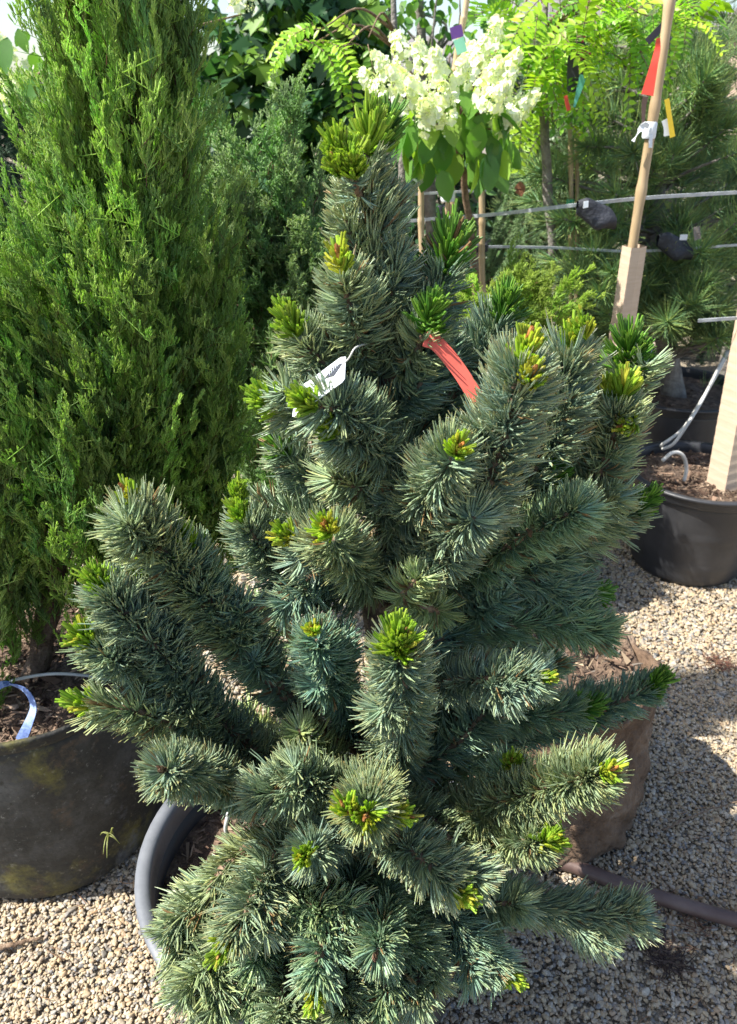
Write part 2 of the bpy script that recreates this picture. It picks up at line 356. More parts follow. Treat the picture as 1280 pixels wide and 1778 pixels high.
def pot(cx, cy, rt, rb, h, label, mat='pot', rimmat='pot', soil=.05, rimh=.035, lip=.012, wob=0, nchips=350, group=None, cat='plant pot', name='plant_pot', grooves=True):
    root = empty(name, (cx, cy, 0), label, cat, group)
    wb = None
    if wob:
        def wb(V):
            out = np.zeros_like(V)
            for i in range(V.shape[0]):
                for k in range(V.shape[1]):
                    p = Vector(V[i, k] * 4); d = mnoise.noise_vector(p) * wob; out[i, k] = d
            return out
    g = h - rimh
    wall = [(rb * .5, .004), (rb * .96, .004), (rb, .016)]
    for u in np.linspace(.06, 1, 22): wall.append((rb + (rt - rb) * u + (.0022 if grooves and int(u * 22) % 9 == 4 else 0), .016 + (g - .016) * u))
    inner = [(rt - .008, g), (rt - .012, h - soil - .05)]
    lathe('wall', wall + inner, M[mat], root, loc=(cx, cy, 0), wob=wb)
    rim = [(rt - .006, g - .004), (rt + lip * .55, g - .004), (rt + lip, g + .003), (rt + lip * 1.05, h - .012), (rt + lip * 1.35, h - .010), (rt + lip * 1.5, h - .004), (rt + lip * 1.3, h), (rt + .002, h + .001), (rt - .007, h - .003), (rt - .010, h - .02), (rt - .011, g - .006)]
    lathe('rim', rim, M[rimmat], root, loc=(cx, cy, 0), wob=wb)
    soil_disc((cx, cy), rt - .009, h - soil, root)
    if nchips: chips((cx, cy), rt - .02, h - soil + .004, nchips, 'mulch', root)
    return root
MP = (-.093, .90)                                                                # main pot
pot(MP[0], MP[1], .282, .24, .37, 'large black nursery pot with grey rim in front, holding the blue-green pine', rimmat='rim', soil=.10, rimh=.045, lip=.011, nchips=1500)
LP = (-.74, 1.31)
pot(LP[0], LP[1], .265, .262, .46, 'old weathered plant pot with yellow moss stains at the left, under the juniper', mat='mossy', rimmat='mossy', soil=.045, rimh=.02, lip=.004, wob=.02, nchips=1300, grooves=False)
RP = (1.165, 2.44)
pot(RP[0], RP[1], .245, .19, .37, 'clean black pot on the sunlit gravel with a sleeved stake in its mulch', soil=.035, rimh=.035, lip=.012, nchips=1100)
BP = (1.32, 3.18)
pot(BP[0], BP[1], .29, .26, .42, 'wide black pot under the grey-trunked pine behind the stakes', soil=.04, nchips=150)
pot(.62, 2.25, .17, .145, .28, 'half hidden black pot in the shade behind the right side of the pine', soil=.04, nchips=60)

def fibre_pot():
    cx, cy = .415, 1.37
    root = empty('fibre_pot', (cx, cy, 0), 'tall rough brown fibre pot with a crumbling edge, right behind the pine', 'plant pot')
    def wb(V):
        out = np.zeros_like(V)
        for i in range(V.shape[0]):
            for k in range(V.shape[1]):
                v = V[i, k]; d = mnoise.noise_vector(Vector(v * 7)) * .024 + mnoise.noise_vector(Vector(v * 26)) * .013 + mnoise.noise_vector(Vector(v * 70)) * .005
                if v[2] > .37: d = d + Vector((0, 0, 1)) * (mnoise.noise(Vector((v[0] * 14, v[1] * 14, 0))) * .03)
                out[i, k] = d
        return out
    prof = [(.1, .004), (.225, .004), (.238, .02)] + [(.238 - .020 * u, .02 + .38 * u) for u in np.linspace(.04, 1, 28)] + [(.214, .409), (.203, .4), (.195, .34)]
    lathe('wall', prof, M['fibre'], root, seg=120, loc=(cx, cy, 0), wob=wb)
    soil_disc((cx, cy), .198, .375, root, amp=.05)
    chips((cx, cy), .185, .39, 420, 'litter', root, .018, [(.3, .2, .14), (.16, .1, .07), (.2, .17, .14), (.4, .3, .2)])
fibre_pot()

# ------------------------------------------------------------------ the pine in front
OLD = np.array([(.265, .375, .225), (.305, .41, .235), (.23, .34, .24), (.345, .42, .215), (.28, .385, .255)])
TIPC = np.array([(.42, .42, .16), (.3, .36, .16), (.46, .36, .14)])
def needle_set(c, s0, s1, dens, L, th0, th1, rad, base_cols, tip_amt=.5, K=5, tint=(1, 1, 1), tipfan=True, bend=.45, droop=0.0, blunt=.42):
    """needles round the centre line c between fractions s0..s1"""
    seg = np.linalg.norm(np.diff(c, axis=0), axis=1); cum = np.concatenate([[0], np.cumsum(seg)]); tot = cum[-1]
    g = 3 if K == 5 else 1
    m = max(8, int(dens * tot * (s1 - s0) / g)); n = m * g
    s = rng.uniform(s0, s1, m)
    nf = int(m * .10) if tipfan else 0
    s[:nf] = rng.uniform(max(s0, 1 - .012 / tot), 1, nf)
    s = np.repeat(s, g)
    d = s * tot
    B = np.stack([np.interp(d, cum, c[:, k]) for k in range(3)], -1)
    T = nrm(np.stack([np.interp(np.minimum(d + .01, tot), cum, c[:, k]) - np.interp(np.maximum(d - .01, 0), cum, c[:, k]) for k in range(3)], -1))
    D = np.repeat(nrm(rng.normal(size=(m, 3))), g, 0) + rng.normal(size=(n, 3)) * (.13 if g > 1 else 0); D = nrm(D - T * np.sum(D * T, 1, keepdims=True))
    near = np.clip((tot - d) / .035, 0, 1)
    th = (th1 + (th0 - th1) * near) + np.repeat(rng.normal(0, .17, m), g) + rng.normal(0, .05, n)
    th = np.clip(th, .05, 1.5)
    Ls = L * np.repeat(rng.normal(1, .13, m), g) * rng.normal(1, .04, n) * (.82 + .18 * near)
    dirv = T * np.cos(th)[:, None] + D * np.sin(th)[:, None]
    side = np.repeat(nrm(rng.normal(size=(m, 3))), g, 0)
    u = np.linspace(0, 1, K)[None, :, None]
    pts = B[:, None, :] + Ls[:, None, None] * (dirv[:, None, :] * u + (T[:, None, :] * bend * np.repeat(rng.uniform(.1, 1.4, (m, 1, 1)), g, 0) + side[:, None, :] * .16 + np.array([0, 0, 1.0]) * (.10 - droop)) * u * u * .62 - dirv[:, None, :] * u * u * .18)
    col = base_cols[np.repeat(rng.integers(0, len(base_cols), m), g)] * np.repeat(rng.uniform(.72, 1.25, (m, 1)), g, 0) * np.array(tint)
    tipc = TIPC[rng.integers(0, len(TIPC), n)] * rng.uniform(.6, 1.1, (n, 1))
    if K == 5 and L > .04: col = np.where(np.repeat(rng.random((m, 1)) < .022, g, 0), np.array([[.34, .2, .09]]) * rng.uniform(.5, 1.1, (n, 1)), col)
    w = np.clip((np.linspace(0, 1, K) - .72) / .28, 0, 1)[None, :, None] * tip_amt * rng.uniform(.2, 1.3, (n, 1, 1)); w = np.clip(w, 0, 1)
    C = col[:, None, :] * (1 - w) + tipc[:, None, :] * w
    prof = np.array([.75, 1, 1, .95, blunt]) if K == 5 else np.linspace(1, .3, K)
    return strands(pts, (rad * rng.uniform(.8, 1.2, (n, 1))) * prof[None, :], C)

pine = empty('pine_tree', (.035, .955, .3), 'dense blue-green dwarf pine in the front pot, tipped with bright new growth', 'pine tree')
TR = [(688, 1455, .955), (692, 1300, .96), (664, 1160, .965), (650, 1040, .97), (676, 890, .97), (668, 760, .975), (664, 640, .975), (650, 480, .975), (640, 330, .975), (632, 230, .975)]
trp = curve([P(*q) for q in TR], 60)
tube('trunk', [P(*q) for q in TR], [.021, .02, .019, .018, .015, .012, .009, .007, .005, .003], M['bark'], pine, n=70, sides=14, wob=.0012)

NEWG = np.array([(.24, .42, .03), (.31, .48, .035), (.38, .53, .05), (.2, .36, .03)])
DKG = np.array([(.08, .22, .03), (.12, .29, .035), (.18, .37, .04)])
YEL = np.array([(.42, .5, .04), (.3, .48, .04), (.5, .5, .06)])
BUD = np.array([(.42, .17, .04), (.3, .12, .04), (.5, .26, .09)])
BRN = np.array([(.16, .09, .055), (.24, .15, .10), (.1, .055, .035)])
def new_tuft(tip, T, parent, kind, sc=1.0):
    if kind == 'n': return
    T = np.array(T) / np.linalg.norm(T); tip = np.array(tip) + T * {'G': .010, 'D': .008, 'g': .014, 'y': .016, 'b': .008}[kind]; sc = sc * {'G': 1.0, 'D': .95, 'g': 1.3, 'y': 1.4, 'b': 1.2}[kind]
    if kind in 'GDg':
        L = {'G': .032, 'D': .038, 'g': .024}[kind] * sc; n = {'G': 190, 'D': 190, 'g': 100}[kind]
        ln = {'G': .020, 'D': .028, 'g': .012}[kind] * sc
        up = nrm(T + np.array([0, 0, .45])); c = curve([tip - T * .004, tip + up * ln * .6, tip + up * ln], 12)
        cols = {'G': NEWG, 'D': DKG, 'g': np.vstack([NEWG, YEL])}[kind]
        V, Fq, C = needle_set(c, 0, 1, n / ln, L, 1.35, .35, .00175 * sc ** .5, cols, .25, tipfan=True, bend=.3, blunt=.7)
        mesh('new_growth', V, Fq, M['needle_new'], C, parent)
        if kind != 'D':
            V, Fq, C = needle_set(curve([tip + up * ln * .6, tip + up * (ln + .006)], 6), 0, 1, 14 / .016, .010, .3, .1, .0018, BUD, 0, tipfan=False)
            mesh('bud', V, Fq, M['bud'], C, parent)
    elif kind == 'y':
        c = curve([tip - T * .006, tip + T * .014], 8)
        V, Fq, C = needle_set(c, 0, 1, 84 / .02, .020 * sc, 1.3, .45, .0018, np.vstack([YEL, NEWG[2:3]]), .1, bend=.3, blunt=.75)
        mesh('new_growth', V, Fq, M['needle_new'], C, parent)
        V, Fq, C = needle_set(curve([tip, tip + T * .017 * sc], 6), 0, 1, 34 / .017, .008 * sc, .4, .1, .002, BUD, 0, tipfan=False)
        mesh('bud', V, Fq, M['bud'], C, parent)
    elif kind == 'b':
        V, Fq, C = needle_set(curve([tip - T * .004, tip + T * .010], 6), 0, 1, 60 / .014, .0085 * sc, .75, .25, .0022, BRN, 0, tipfan=False)
        mesh('bud', V, Fq, M['bud'], C, parent)

def shoot(pts, kind='g', L=.054, dens=5200, s0=.0, th0=1.2, th1=1.0, tint=(1, 1, 1), tips=.5, sc=1.0, join=True, droop=0.0, extra=()):
    w = [P(*q) for q in pts]
    base = np.array(w[0]); allp = list(w); f0 = s0
    if join:
        dd = np.linalg.norm(trp - base, axis=1) + .55 * abs(trp[:, 2] - (base[2] - .05))
        j = trp[int(np.argmin(dd))]
        if np.linalg.norm(j - base) > .02: allp = [Vector(j)] + allp
    c = curve(allp, 40)
    seg = np.linalg.norm(np.diff(c, axis=0), axis=1); tot = seg.sum()
    pre = np.linalg.norm(np.array(allp[0]) - base) / tot if len(allp) > len(w) else 0
    br = mesh_branch(c, tot, pre)
    st = pre * .65 + (1 - pre) * s0
    yv = random.uniform(-.10, .14); tint = (tint[0] * (1 + yv), tint[1] * (1 + yv * .5), tint[2] * (1 - yv))
    V, Fq, C = needle_set(c, st, 1, dens * 1.05, L * .94, th0, th1, .00115, OLD, tips, tint=tint, droop=droop, bend=.30)
    A = Acc(); A.add(V, Fq, C)
    own = tot * (1 - pre)
    if own > .10 and L > .045:
        for q in range(int(own / .10)):
            u = max(st, pre) + (1 - max(st, pre)) * random.uniform(.15, .72); i = min(36, int(u * 39)); p0 = c[i]; ax = nrm(c[i + 2] - c[i])
            sd = rng.normal(size=3) + np.array([0, 0, .3]); sd = nrm(sd - ax * np.dot(sd, ax)); ll = random.uniform(.018, .034)
            c2 = curve([Vector(p0), Vector(p0 + (sd * .6 + ax * .7) * ll), Vector(p0 + (sd * .8 + ax * 1.6) * ll * 1.3)], 10)
            V, Fq, C = needle_set(c2, .25, 1, dens * .9, L * .85, th0, 1.0, .00115, OLD, tips, tint=tint, bend=.3); A.add(V, Fq, C)
    A.build('needles', M['needle'], br)
    T = c[-1] - c[-4]
    for i, kk in enumerate(kind):
        if i == 0: new_tuft(c[-1], T, br, kk, sc)
        else:
            off = rng.normal(size=3) * .014; new_tuft(c[-1] - nrm(T) * .008 + off, T + rng.normal(size=3) * np.linalg.norm(T) * .5, br, kk, sc * .8)
    return br
def mesh_branch(c, tot, pre):
    r0 = .0035 + .011 * min(1, tot / .5) * (1 if pre > .1 else .6)
    V, Fq = tube_arr([Vector(q) for q in c[::3]] + [Vector(c[-1])], [r0, r0 * .8, r0 * .6, .0032], n=26, sides=8, wob=.0006)
    return mesh('branch', V, Fq, M['twig'], None, pine)

Yt = .975
S = [
 # leader and column
 ([(655, 660, Yt), (650, 500, Yt), (641, 355, Yt)], 'n', dict(L=.059, dens=8800, join=False, th0=1.2)),
 ([(641, 390, Yt), (634, 330, Yt), (638, 285, Yt)], 'GD', dict(L=.045, dens=6500, join=False, sc=1.25, th0=1.1)),
 ([(650, 450, Yt + .02), (664, 400, Yt + .02), (676, 345, Yt + .02)], 'n', dict(L=.045, dens=6500, join=False)),
 ([(640, 450, Yt), (618, 400, Yt), (608, 340, Yt)], 'n', dict(L=.045, dens=6500, join=False, tips=.8)),
 ([(660, 560, Yt), (682, 500, .96), (690, 440, .96)], 'n', dict(L=.044, dens=6500)),
 ([(640, 720, Yt), (600, 650, .95), (570, 580, .95)], 'n', dict(L=.05, dens=6000)),
 ([(660, 720, Yt), (720, 680, .95), (750, 620, .95)], 'n', dict(L=.05, dens=6000, tint=(.8, .9, .9))),
 ([(636, 345, Yt - .01), (620, 325, Yt - .03), (606, 300, Yt - .045)], 'G', dict(dens=1500, join=False, sc=1.0, L=.035)),
 ([(634, 350, Yt - .01), (622, 335, Yt - .04), (618, 318, Yt - .055)], 'GG', dict(dens=1500, join=False, sc=.8, L=.035)),
 ([(640, 640, .96), (614, 560, .92), (598, 490, .90)], 'y', dict(L=.05, dens=6000)),
 ([(700, 640, .985), (696, 560, .985), (686, 480, .985)], 'n', dict(L=.048, dens=4500)),
 ([(640, 470, .97), (615, 430, .955), (600, 380, .95)], 'n', dict(L=.042, dens=4500, tips=.8)),
 ([(600, 660, .95), (552, 620, .93), (524, 590, .92)], 'G', dict(dens=6200)),
 ([(690, 620, .98), (745, 540, .98), (768, 480, .98)], 'D', dict(sc=1.2, dens=6500, tint=(.7, .78, .8))),
 ([(700, 640, .95), (725, 605, .93), (735, 580, .92)], 'D', dict(dens=3500, sc=1.0)),
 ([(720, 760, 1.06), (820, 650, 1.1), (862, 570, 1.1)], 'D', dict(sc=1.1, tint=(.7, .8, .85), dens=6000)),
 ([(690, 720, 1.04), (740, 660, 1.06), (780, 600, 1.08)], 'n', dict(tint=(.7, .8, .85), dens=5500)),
 ([(690, 800, .94), (640, 775, .89), (594, 760, .86)], 'G', dict(dens=7000, tips=.7, sc=.85)),
 ([(660, 760, .98), (580, 730, .95), (500, 712, .93)], 'G', dict(dens=5500, sc=1.15)),
 ([(640, 740, .90), (590, 712, .855), (560, 708, .84)], 'G', dict(dens=6000, sc=.9)),
 ([(640, 720, .90), (610, 705, .87), (600, 690, .86)], 'n', dict(dens=5000, L=.04)),
 ([(640, 850, 1.0), (540, 830, 1.0), (505, 800, 1.0)], 'D', dict(dens=5000)),
 ([(680, 880, .95), (630, 850, .9), (580, 830, .88)], 'n', dict(dens=5500, tips=.8, tint=(1.25, 1.15, .9))),
 ([(680, 910, .94), (740, 860, .86), (782, 800, .79)], 'y', dict(dens=8200, L=.056, tips=.7)),
 ([(700, 960, .94), (770, 930, .87), (822, 900, .8)], 'n', dict(dens=7500, L=.056)),
 ([(700, 1000, .92), (800, 930, .86), (862, 800, .83), (902, 650, .81)], 'yy', dict(dens=7500, L=.06, tips=.85, sc=1.2)),
 ([(860, 900, .95), (950, 750, .94), (985, 625, .93)], 'gg', dict(dens=6500, L=.06, tips=.85)),
 ([(860, 1010, 1.0), (980, 900, .98), (1050, 800, .965), (1074, 715, .955)], 'gyg', dict(dens=7500, L=.06, tips=.6, sc=1.2)),
 ([(1010, 820, 1.08), (1070, 730, 1.07), (1085, 650, 1.06)], 'DD', dict(dens=4500, sc=1.3)),
 ([(800, 1000, .96), (910, 930, .9), (1000, 885, .86)], 'n', dict(dens=7500, tint=(.85, 1, 1.05))),
 ([(780, 960, .97), (880, 890, .96), (930, 855, .95)], 'D', dict(dens=5500)),
 ([(820, 1010, 1.02), (980, 950, 1.02), (1092, 892, 1.02)], 'D', dict(dens=6200, sc=.95)),
 ([(780, 1030, .97), (900, 1000, .97), (1005, 1030, .97)], 'D', dict(dens=6800, sc=.9, tint=(.8, .9, .9))),
 ([(740, 1120, .96), (860, 1090, .95), (960, 1080, .94), (1045, 1100, .92)], 'b', dict(dens=7000, L=.056, tint=(.85, 1.02, 1.05))),
 ([(740, 1190, .92), (830, 1180, .86), (925, 1180, .82)], 'g', dict(dens=7500, L=.054, sc=.6)),
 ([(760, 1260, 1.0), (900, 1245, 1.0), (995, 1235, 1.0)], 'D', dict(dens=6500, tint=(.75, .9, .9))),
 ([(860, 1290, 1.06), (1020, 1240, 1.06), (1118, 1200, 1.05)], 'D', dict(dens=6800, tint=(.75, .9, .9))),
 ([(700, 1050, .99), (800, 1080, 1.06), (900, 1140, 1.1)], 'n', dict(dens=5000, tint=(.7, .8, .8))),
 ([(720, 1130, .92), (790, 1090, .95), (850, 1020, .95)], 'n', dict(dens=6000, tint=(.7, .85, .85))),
 ([(690, 1310, .88), (700, 1230, .78), (692, 1140, .735)], 'Gg', dict(dens=8800, L=.056, sc=1.3, tips=.7, th0=1.3)),
 ([(640, 1010, .92), (605, 970, .86), (580, 935, .81)], 'y', dict(dens=8200, L=.052, tips=.7, sc=1.3)),
 ([(650, 980, .95), (580, 950, .91), (525, 940, .88)], 'g', dict(dens=5500)),
 ([(640, 1030, .96), (500, 1000, .93), (430, 915, .91)], 'GG', dict(dens=7000, sc=.9)),
 ([(620, 960, .97), (520, 900, .97), (440, 880, .97)], 'n', dict(dens=5500, tips=.3)),
 ([(600, 1290, .95), (470, 1180, .91), (390, 1080, .88), (332, 968, .87)], 'G', dict(dens=6800, s0=.25, tint=(.85, .95, .95))),
 ([(420, 1120, .89), (320, 1010, .86), (270, 935, .845), (244, 895, .835)], 'y', dict(dens=7500, join=False, L=.058, sc=1.1)),
 ([(520, 1350, .9), (380, 1250, .86), (280, 1130, .83), (190, 1035, .81)], 'G', dict(dens=7200, L=.056, sc=.95)),
 ([(350, 1110, .89), (290, 1050, .88), (255, 1025, .87)], 'g', dict(dens=5000, join=False, sc=1.1)),
 ([(350, 1230, .86), (250, 1160, .83), (175, 1122, .81)], 'g', dict(dens=7000, join=False, sc=1.1)),
 ([(420, 1340, .87), (320, 1270, .82), (240, 1235, .79), (180, 1228, .78)], 'g', dict(dens=5500, join=False, tips=.7)),
 ([(480, 1390, .87), (370, 1350, .77), (290, 1338, .66)], 'b', dict(dens=8500, L=.05, th1=.95, tips=.8, sc=1.3)),
 ([(620, 1260, .94), (580, 1180, .86), (550, 1112, .81)], 'y', dict(dens=7500, L=.05, th1=.85, sc=.7, tint=(.85, 1.02, 1.02))),
 ([(610, 1220, 1.0), (520, 1120, 1.04), (450, 1060, 1.06)], 'n', dict(dens=3500, s0=.4, tint=(1.3, 1.25, .9))),
 ([(600, 1340, .95), (500, 1310, .97), (430, 1240, .98)], 'n', dict(dens=3600, s0=.45, tint=(1.5, 1.35, .85), L=.048)),
 ([(640, 1360, .9), (560, 1320, .86), (520, 1270, .84)], 'n', dict(dens=3600, tint=(1.2, 1.15, .9), L=.05)),
 ([(680, 1400, .86), (600, 1370, .79), (520, 1370, .74), (450, 1380, .72)], 'n', dict(dens=7500, tips=.6, L=.052)),
 ([(660, 1420, .86), (640, 1390, .76), (636, 1408, .64)], 'yyy', dict(dens=10500, L=.056, th1=.95, tips=.7, sc=1.3)),
 ([(620, 1440, .82), (570, 1450, .74), (538, 1480, .67)], 'g', dict(dens=6500, sc=.9)),
 ([(660, 1430, .78), (720, 1480, .7), (775, 1530, .66)], 'g', dict(dens=8500, L=.056, tips=.8)),
 ([(600, 1440, .85), (490, 1480, .76), (440, 1560, .68), (408, 1618, .64)], 'g', dict(dens=7800, L=.056, tips=.8, sc=1.0)),
 ([(580, 1440, .86), (430, 1490, .8), (350, 1580, .74), (318, 1672, .69)], 'g', dict(dens=7500, L=.054, tint=(1.15, 1.08, .9), sc=.8)),
 ([(640, 1480, .84), (600, 1560, .72), (560, 1640, .64), (550, 1700, .60)], 'g', dict(dens=7500, L=.052, sc=.8, tint=(.85, 1, 1.02))),
 ([(660, 1480, .84), (670, 1570, .72), (655, 1648, .63)], 'b', dict(dens=8500, L=.052, th1=.9, tint=(.9, 1.02, 1.02))),
 ([(700, 1470, .9), (790, 1420, .84), (900, 1385, .77), (1030, 1345, .7)], 'yb', dict(dens=8800, L=.056, th1=.9, sc=.9, tips=.6)),
 ([(800, 1450, .9), (870, 1400, .84), (885, 1345, .81)], 'g', dict(dens=7500, sc=.9, tint=(.85, 1.02, 1.05))),
 ([(720, 1480, .88), (830, 1460, .8), (932, 1462, .72)], 'g', dict(dens=8500, L=.052, sc=1.1, th1=.8, tips=.7)),
 ([(720, 1500, .88), (880, 1560, .82), (1000, 1585, .79), (1100, 1590, .76)], 'n', dict(dens=8500, L=.058, th0=.95, tips=.75)),
 ([(700, 1500, .86), (800, 1560, .8), (900, 1570, .76)], 'n', dict(dens=6500, L=.056)),
 ([(700, 1500, .84), (790, 1600, .75), (862, 1678, .70)], 'g', dict(dens=7800, L=.052, sc=.9, tint=(.9, 1, 1))),
 ([(690, 1520, .82), (730, 1640, .7), (720, 1740, .62)], 'n', dict(dens=7000, L=.052)),
 ([(640, 1520, .80), (610, 1680, .66), (600, 1770, .59)], 'n', dict(dens=7000, L=.054)),
 ([(600, 1520, .80), (500, 1690, .66), (500, 1775, .59)], 'g', dict(dens=7000, L=.054, sc=.8)),
 ([(540, 1500, .80), (380, 1650, .68), (370, 1750, .62)], 'n', dict(dens=7000, L=.054)),
 ([(680, 1520, .80), (690, 1640, .68), (655, 1760, .60)], 'n', dict(dens=7000, L=.052, tint=(.9, 1, 1))),
 ([(600, 1440, .84), (440, 1470, .80), (375, 1530, .76), (345, 1600, .73)], 'n', dict(dens=4500, L=.042, tint=(1.3, 1.1, .75))),
 ([(700, 1400, .84), (760, 1430, .8), (800, 1480, .76)], 'n', dict(dens=7000, L=.052, tint=(1.1, 1.05, .9))),
 ([(560, 1460, .8), (520, 1540, .72), (560, 1590, .67)], 'n', dict(dens=7500, L=.052, tint=(.9, 1, 1))),
 ([(700, 1000, .95), (720, 900, .92), (690, 830, .9)], 'n', dict(dens=5000, L=.05, tint=(1.1, 1.05, .9))),
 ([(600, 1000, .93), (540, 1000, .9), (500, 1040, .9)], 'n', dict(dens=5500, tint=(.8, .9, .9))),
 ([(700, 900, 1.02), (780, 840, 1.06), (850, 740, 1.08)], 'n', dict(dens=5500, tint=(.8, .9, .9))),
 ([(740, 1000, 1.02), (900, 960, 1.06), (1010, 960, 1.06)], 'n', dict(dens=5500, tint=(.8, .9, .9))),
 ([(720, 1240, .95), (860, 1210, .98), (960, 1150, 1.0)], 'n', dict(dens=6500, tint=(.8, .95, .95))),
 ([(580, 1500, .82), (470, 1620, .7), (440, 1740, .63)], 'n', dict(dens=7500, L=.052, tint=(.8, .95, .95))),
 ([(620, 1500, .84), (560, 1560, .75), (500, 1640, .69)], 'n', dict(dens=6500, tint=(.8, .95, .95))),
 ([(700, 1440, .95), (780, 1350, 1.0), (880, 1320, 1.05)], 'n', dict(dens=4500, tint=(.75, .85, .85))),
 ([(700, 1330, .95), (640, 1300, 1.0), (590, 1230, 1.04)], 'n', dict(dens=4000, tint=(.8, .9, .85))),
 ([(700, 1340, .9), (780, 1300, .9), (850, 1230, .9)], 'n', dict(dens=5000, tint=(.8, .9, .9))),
 ([(760, 1060, .9), (700, 1040, .86), (730, 1000, .84)], 'n', dict(dens=4500, tint=(1.3, 1.25, .95), L=.045)),
]
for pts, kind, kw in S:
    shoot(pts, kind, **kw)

# tags on the pine
def white_tag():
    root = empty('plant_tag', P(600, 640, .84), 'white card label with a black diamond logo, tied to the left of the pine stem', 'plant label')
    o = P(601, 614, .885); e1 = Vector((-.78, .12, -.61)).normalized(); e2 = Vector((0, -.981, -.193)).normalized()
    card('card', [(.008, 0), (.075, 0), (.078, .003), (.078, .060), (.075, .063), (.004, .063), (0, .059), (0, .008)], M['white'], o, e1, e2, .0008, root)
    f = e1.cross(e2).normalized()
    oo = o + f * .0012
    card('logo', [(.004, .020), (.018, .012), (.030, .026), (.016, .036)], M['ink'], oo, e1, e2, .0005, root)
    A = Acc()
    for k in range(5):
        c = oo + f * .0008 + e1 * (.010 + .003 * k) + e2 * (.0205 + .0018 * k)
        v, fc = box_arr(c, (.0012, .0006, .009 - abs(k - 2) * .0018)); A.add(v, fc)
    A.build('logo_tree', M['white'], root)
    A = Acc()
    for k in range(3):
        for j in range(6):
            c = oo + f * .0002 + e1 * (.034 + .004 * j + k * .001) + e2 * (.018 + k * .006 + j * .0012)
            rot = np.array([list(e1), list(f), list(e2)]).T
            v, fc = box_arr(c, (.0028, .0004, .0012), rot); A.add(v, fc)
    A.build('print', M['ink'], root, smooth=False)
    tube('tie', [o + e1 * .004 + e2 * .02, P(606, 622, .86), P(615, 606, .86), P(626, 600, .88), P(642, 596, .95)], .0011, M['tube'], root, n=14, sides=6)
white_tag()
band = strip('ribbon_tag', [P(738, 588, .90), P(760, 598, .895), P(795, 640, .885), P(830, 695, .87)], .018, (1, 0, .62), M['coral'], None, .0009, 20)
tag(band, 'coral red plastic ribbon hanging out at the right of the pine stem', 'ribbon tag')

# hose, drip tubes, debris
tag(tube('garden_hose', [G(700, 1440, .016), G(860, 1470, .016), G(975, 1497, .016), G(1120, 1550, .016), G(1290, 1600, .016), G(1500, 1640, .016)], .0155, M['hose'], n=60, sides=16, wob=0), 'brown garden hose lying across the shaded gravel by the fibre pot', 'hose')
tag(tube('drip_tube', [P(398, 1452, .83), P(392, 1440, .83), P(396, 1415, .83), P(408, 1360, .86), P(430, 1310, .9), P(470, 1290, 1.0)], .0032, M['tube'], n=30, sides=8), 'thin white drip tube standing in the front pot at the left', 'drip tube')
tag(tube('drip_tube', [P(-60, 1215, 1.22), P(0, 1188, 1.22), P(90, 1170, 1.24), P(180, 1178, 1.27), P(215, 1196, 1.3), P(222, 1225, 1.3)], .0034, M['tube'], n=30, sides=8), 'pale drip tube arching over the soil of the weathered pot at the left', 'drip tube')
tag(tube('drip_tube', [G(1150, 775, .3), P(1150, 772, 2.6), P(1185, 745, 2.62), P(1215, 700, 2.7), P(1250, 640, 2.85), P(1290, 560, 3.0)], .006, M['tube'], n=30, sides=8), 'upper of two grey drip tubes rising beside the stake at the right', 'drip tube')
tag(tube('drip_tube', [P(1150, 780, 2.6), P(1170, 770, 2.58), P(1195, 735, 2.6), P(1222, 690, 2.68), P(1262, 610, 2.85)], .006, M['tube'], n=30, sides=8), 'lower of two grey drip tubes rising beside the stake at the right', 'drip tube')
t_ = tube('drip_tube', [P(1150, 800, 2.36), P(1168, 786, 2.36), P(1185, 790, 2.37), P(1192, 812, 2.38), P(1188, 835, 2.38)], .0065, M['tube'], n=24, sides=8)
tag(t_, 'short white drip tube looping into the mulch of the clean black pot', 'drip tube')
def twig(name, pts, r, lab, cat='twig'):
    tag(tube(name, pts, [r, r * .8, r * .5], M['twig'], n=18, sides=6, wob=.001), lab, cat)
twig('twig', [G(1150, 1442, .01), G(1200, 1418, .012), G(1290, 1388, .01)], .0028, 'thin brown dry twig on shaded gravel right of the fibre pot')
twig('twig', [G(-20, 1650, .012), G(30, 1638, .012), G(72, 1628, .01)], .006, 'thick grey dry twig on gravel in the lower left corner')
def clump(px, py, n, r, lab, pal):
    c = G(px, py, .004); A = Acc()
    N = n; base = np.array(c) + rng.normal(size=(N, 3)) * np.array([r, r, .003]); d = nrm(rng.normal(size=(N, 3)) * np.array([1, 1, .25])); d[:, 2] = abs(d[:, 2])
    u = np.linspace(0, 1, 4)[None, :, None]; pts = base[:, None] + d[:, None] * u * rng.uniform(.01, .04, (N, 1, 1)); pts[:, :, 2] = np.maximum(pts[:, :, 2], .006)
    V, Fq, C = strands(pts, np.array([.0015, .0013, .001, .0004])[None], (np.array(pal)[rng.integers(0, len(pal), N)])[:, None, :]); A.add(V, Fq, C)
    tag(A.build('dead_needles', M['bud']), lab, 'plant litter', kind='stuff')
clump(1155, 1662, 160, .022, 'dark clump of dead needles on gravel at the lower right', [(.05, .03, .025), (.12, .08, .06)])
clump(1250, 1152, 110, .022, 'reddish brown leaf litter where the shade begins at the right', [(.2, .09, .06), (.1, .06, .04)])
clump(1200, 1600, 60, .03, 'few brown needles beside the garden hose', [(.18, .1, .06)])
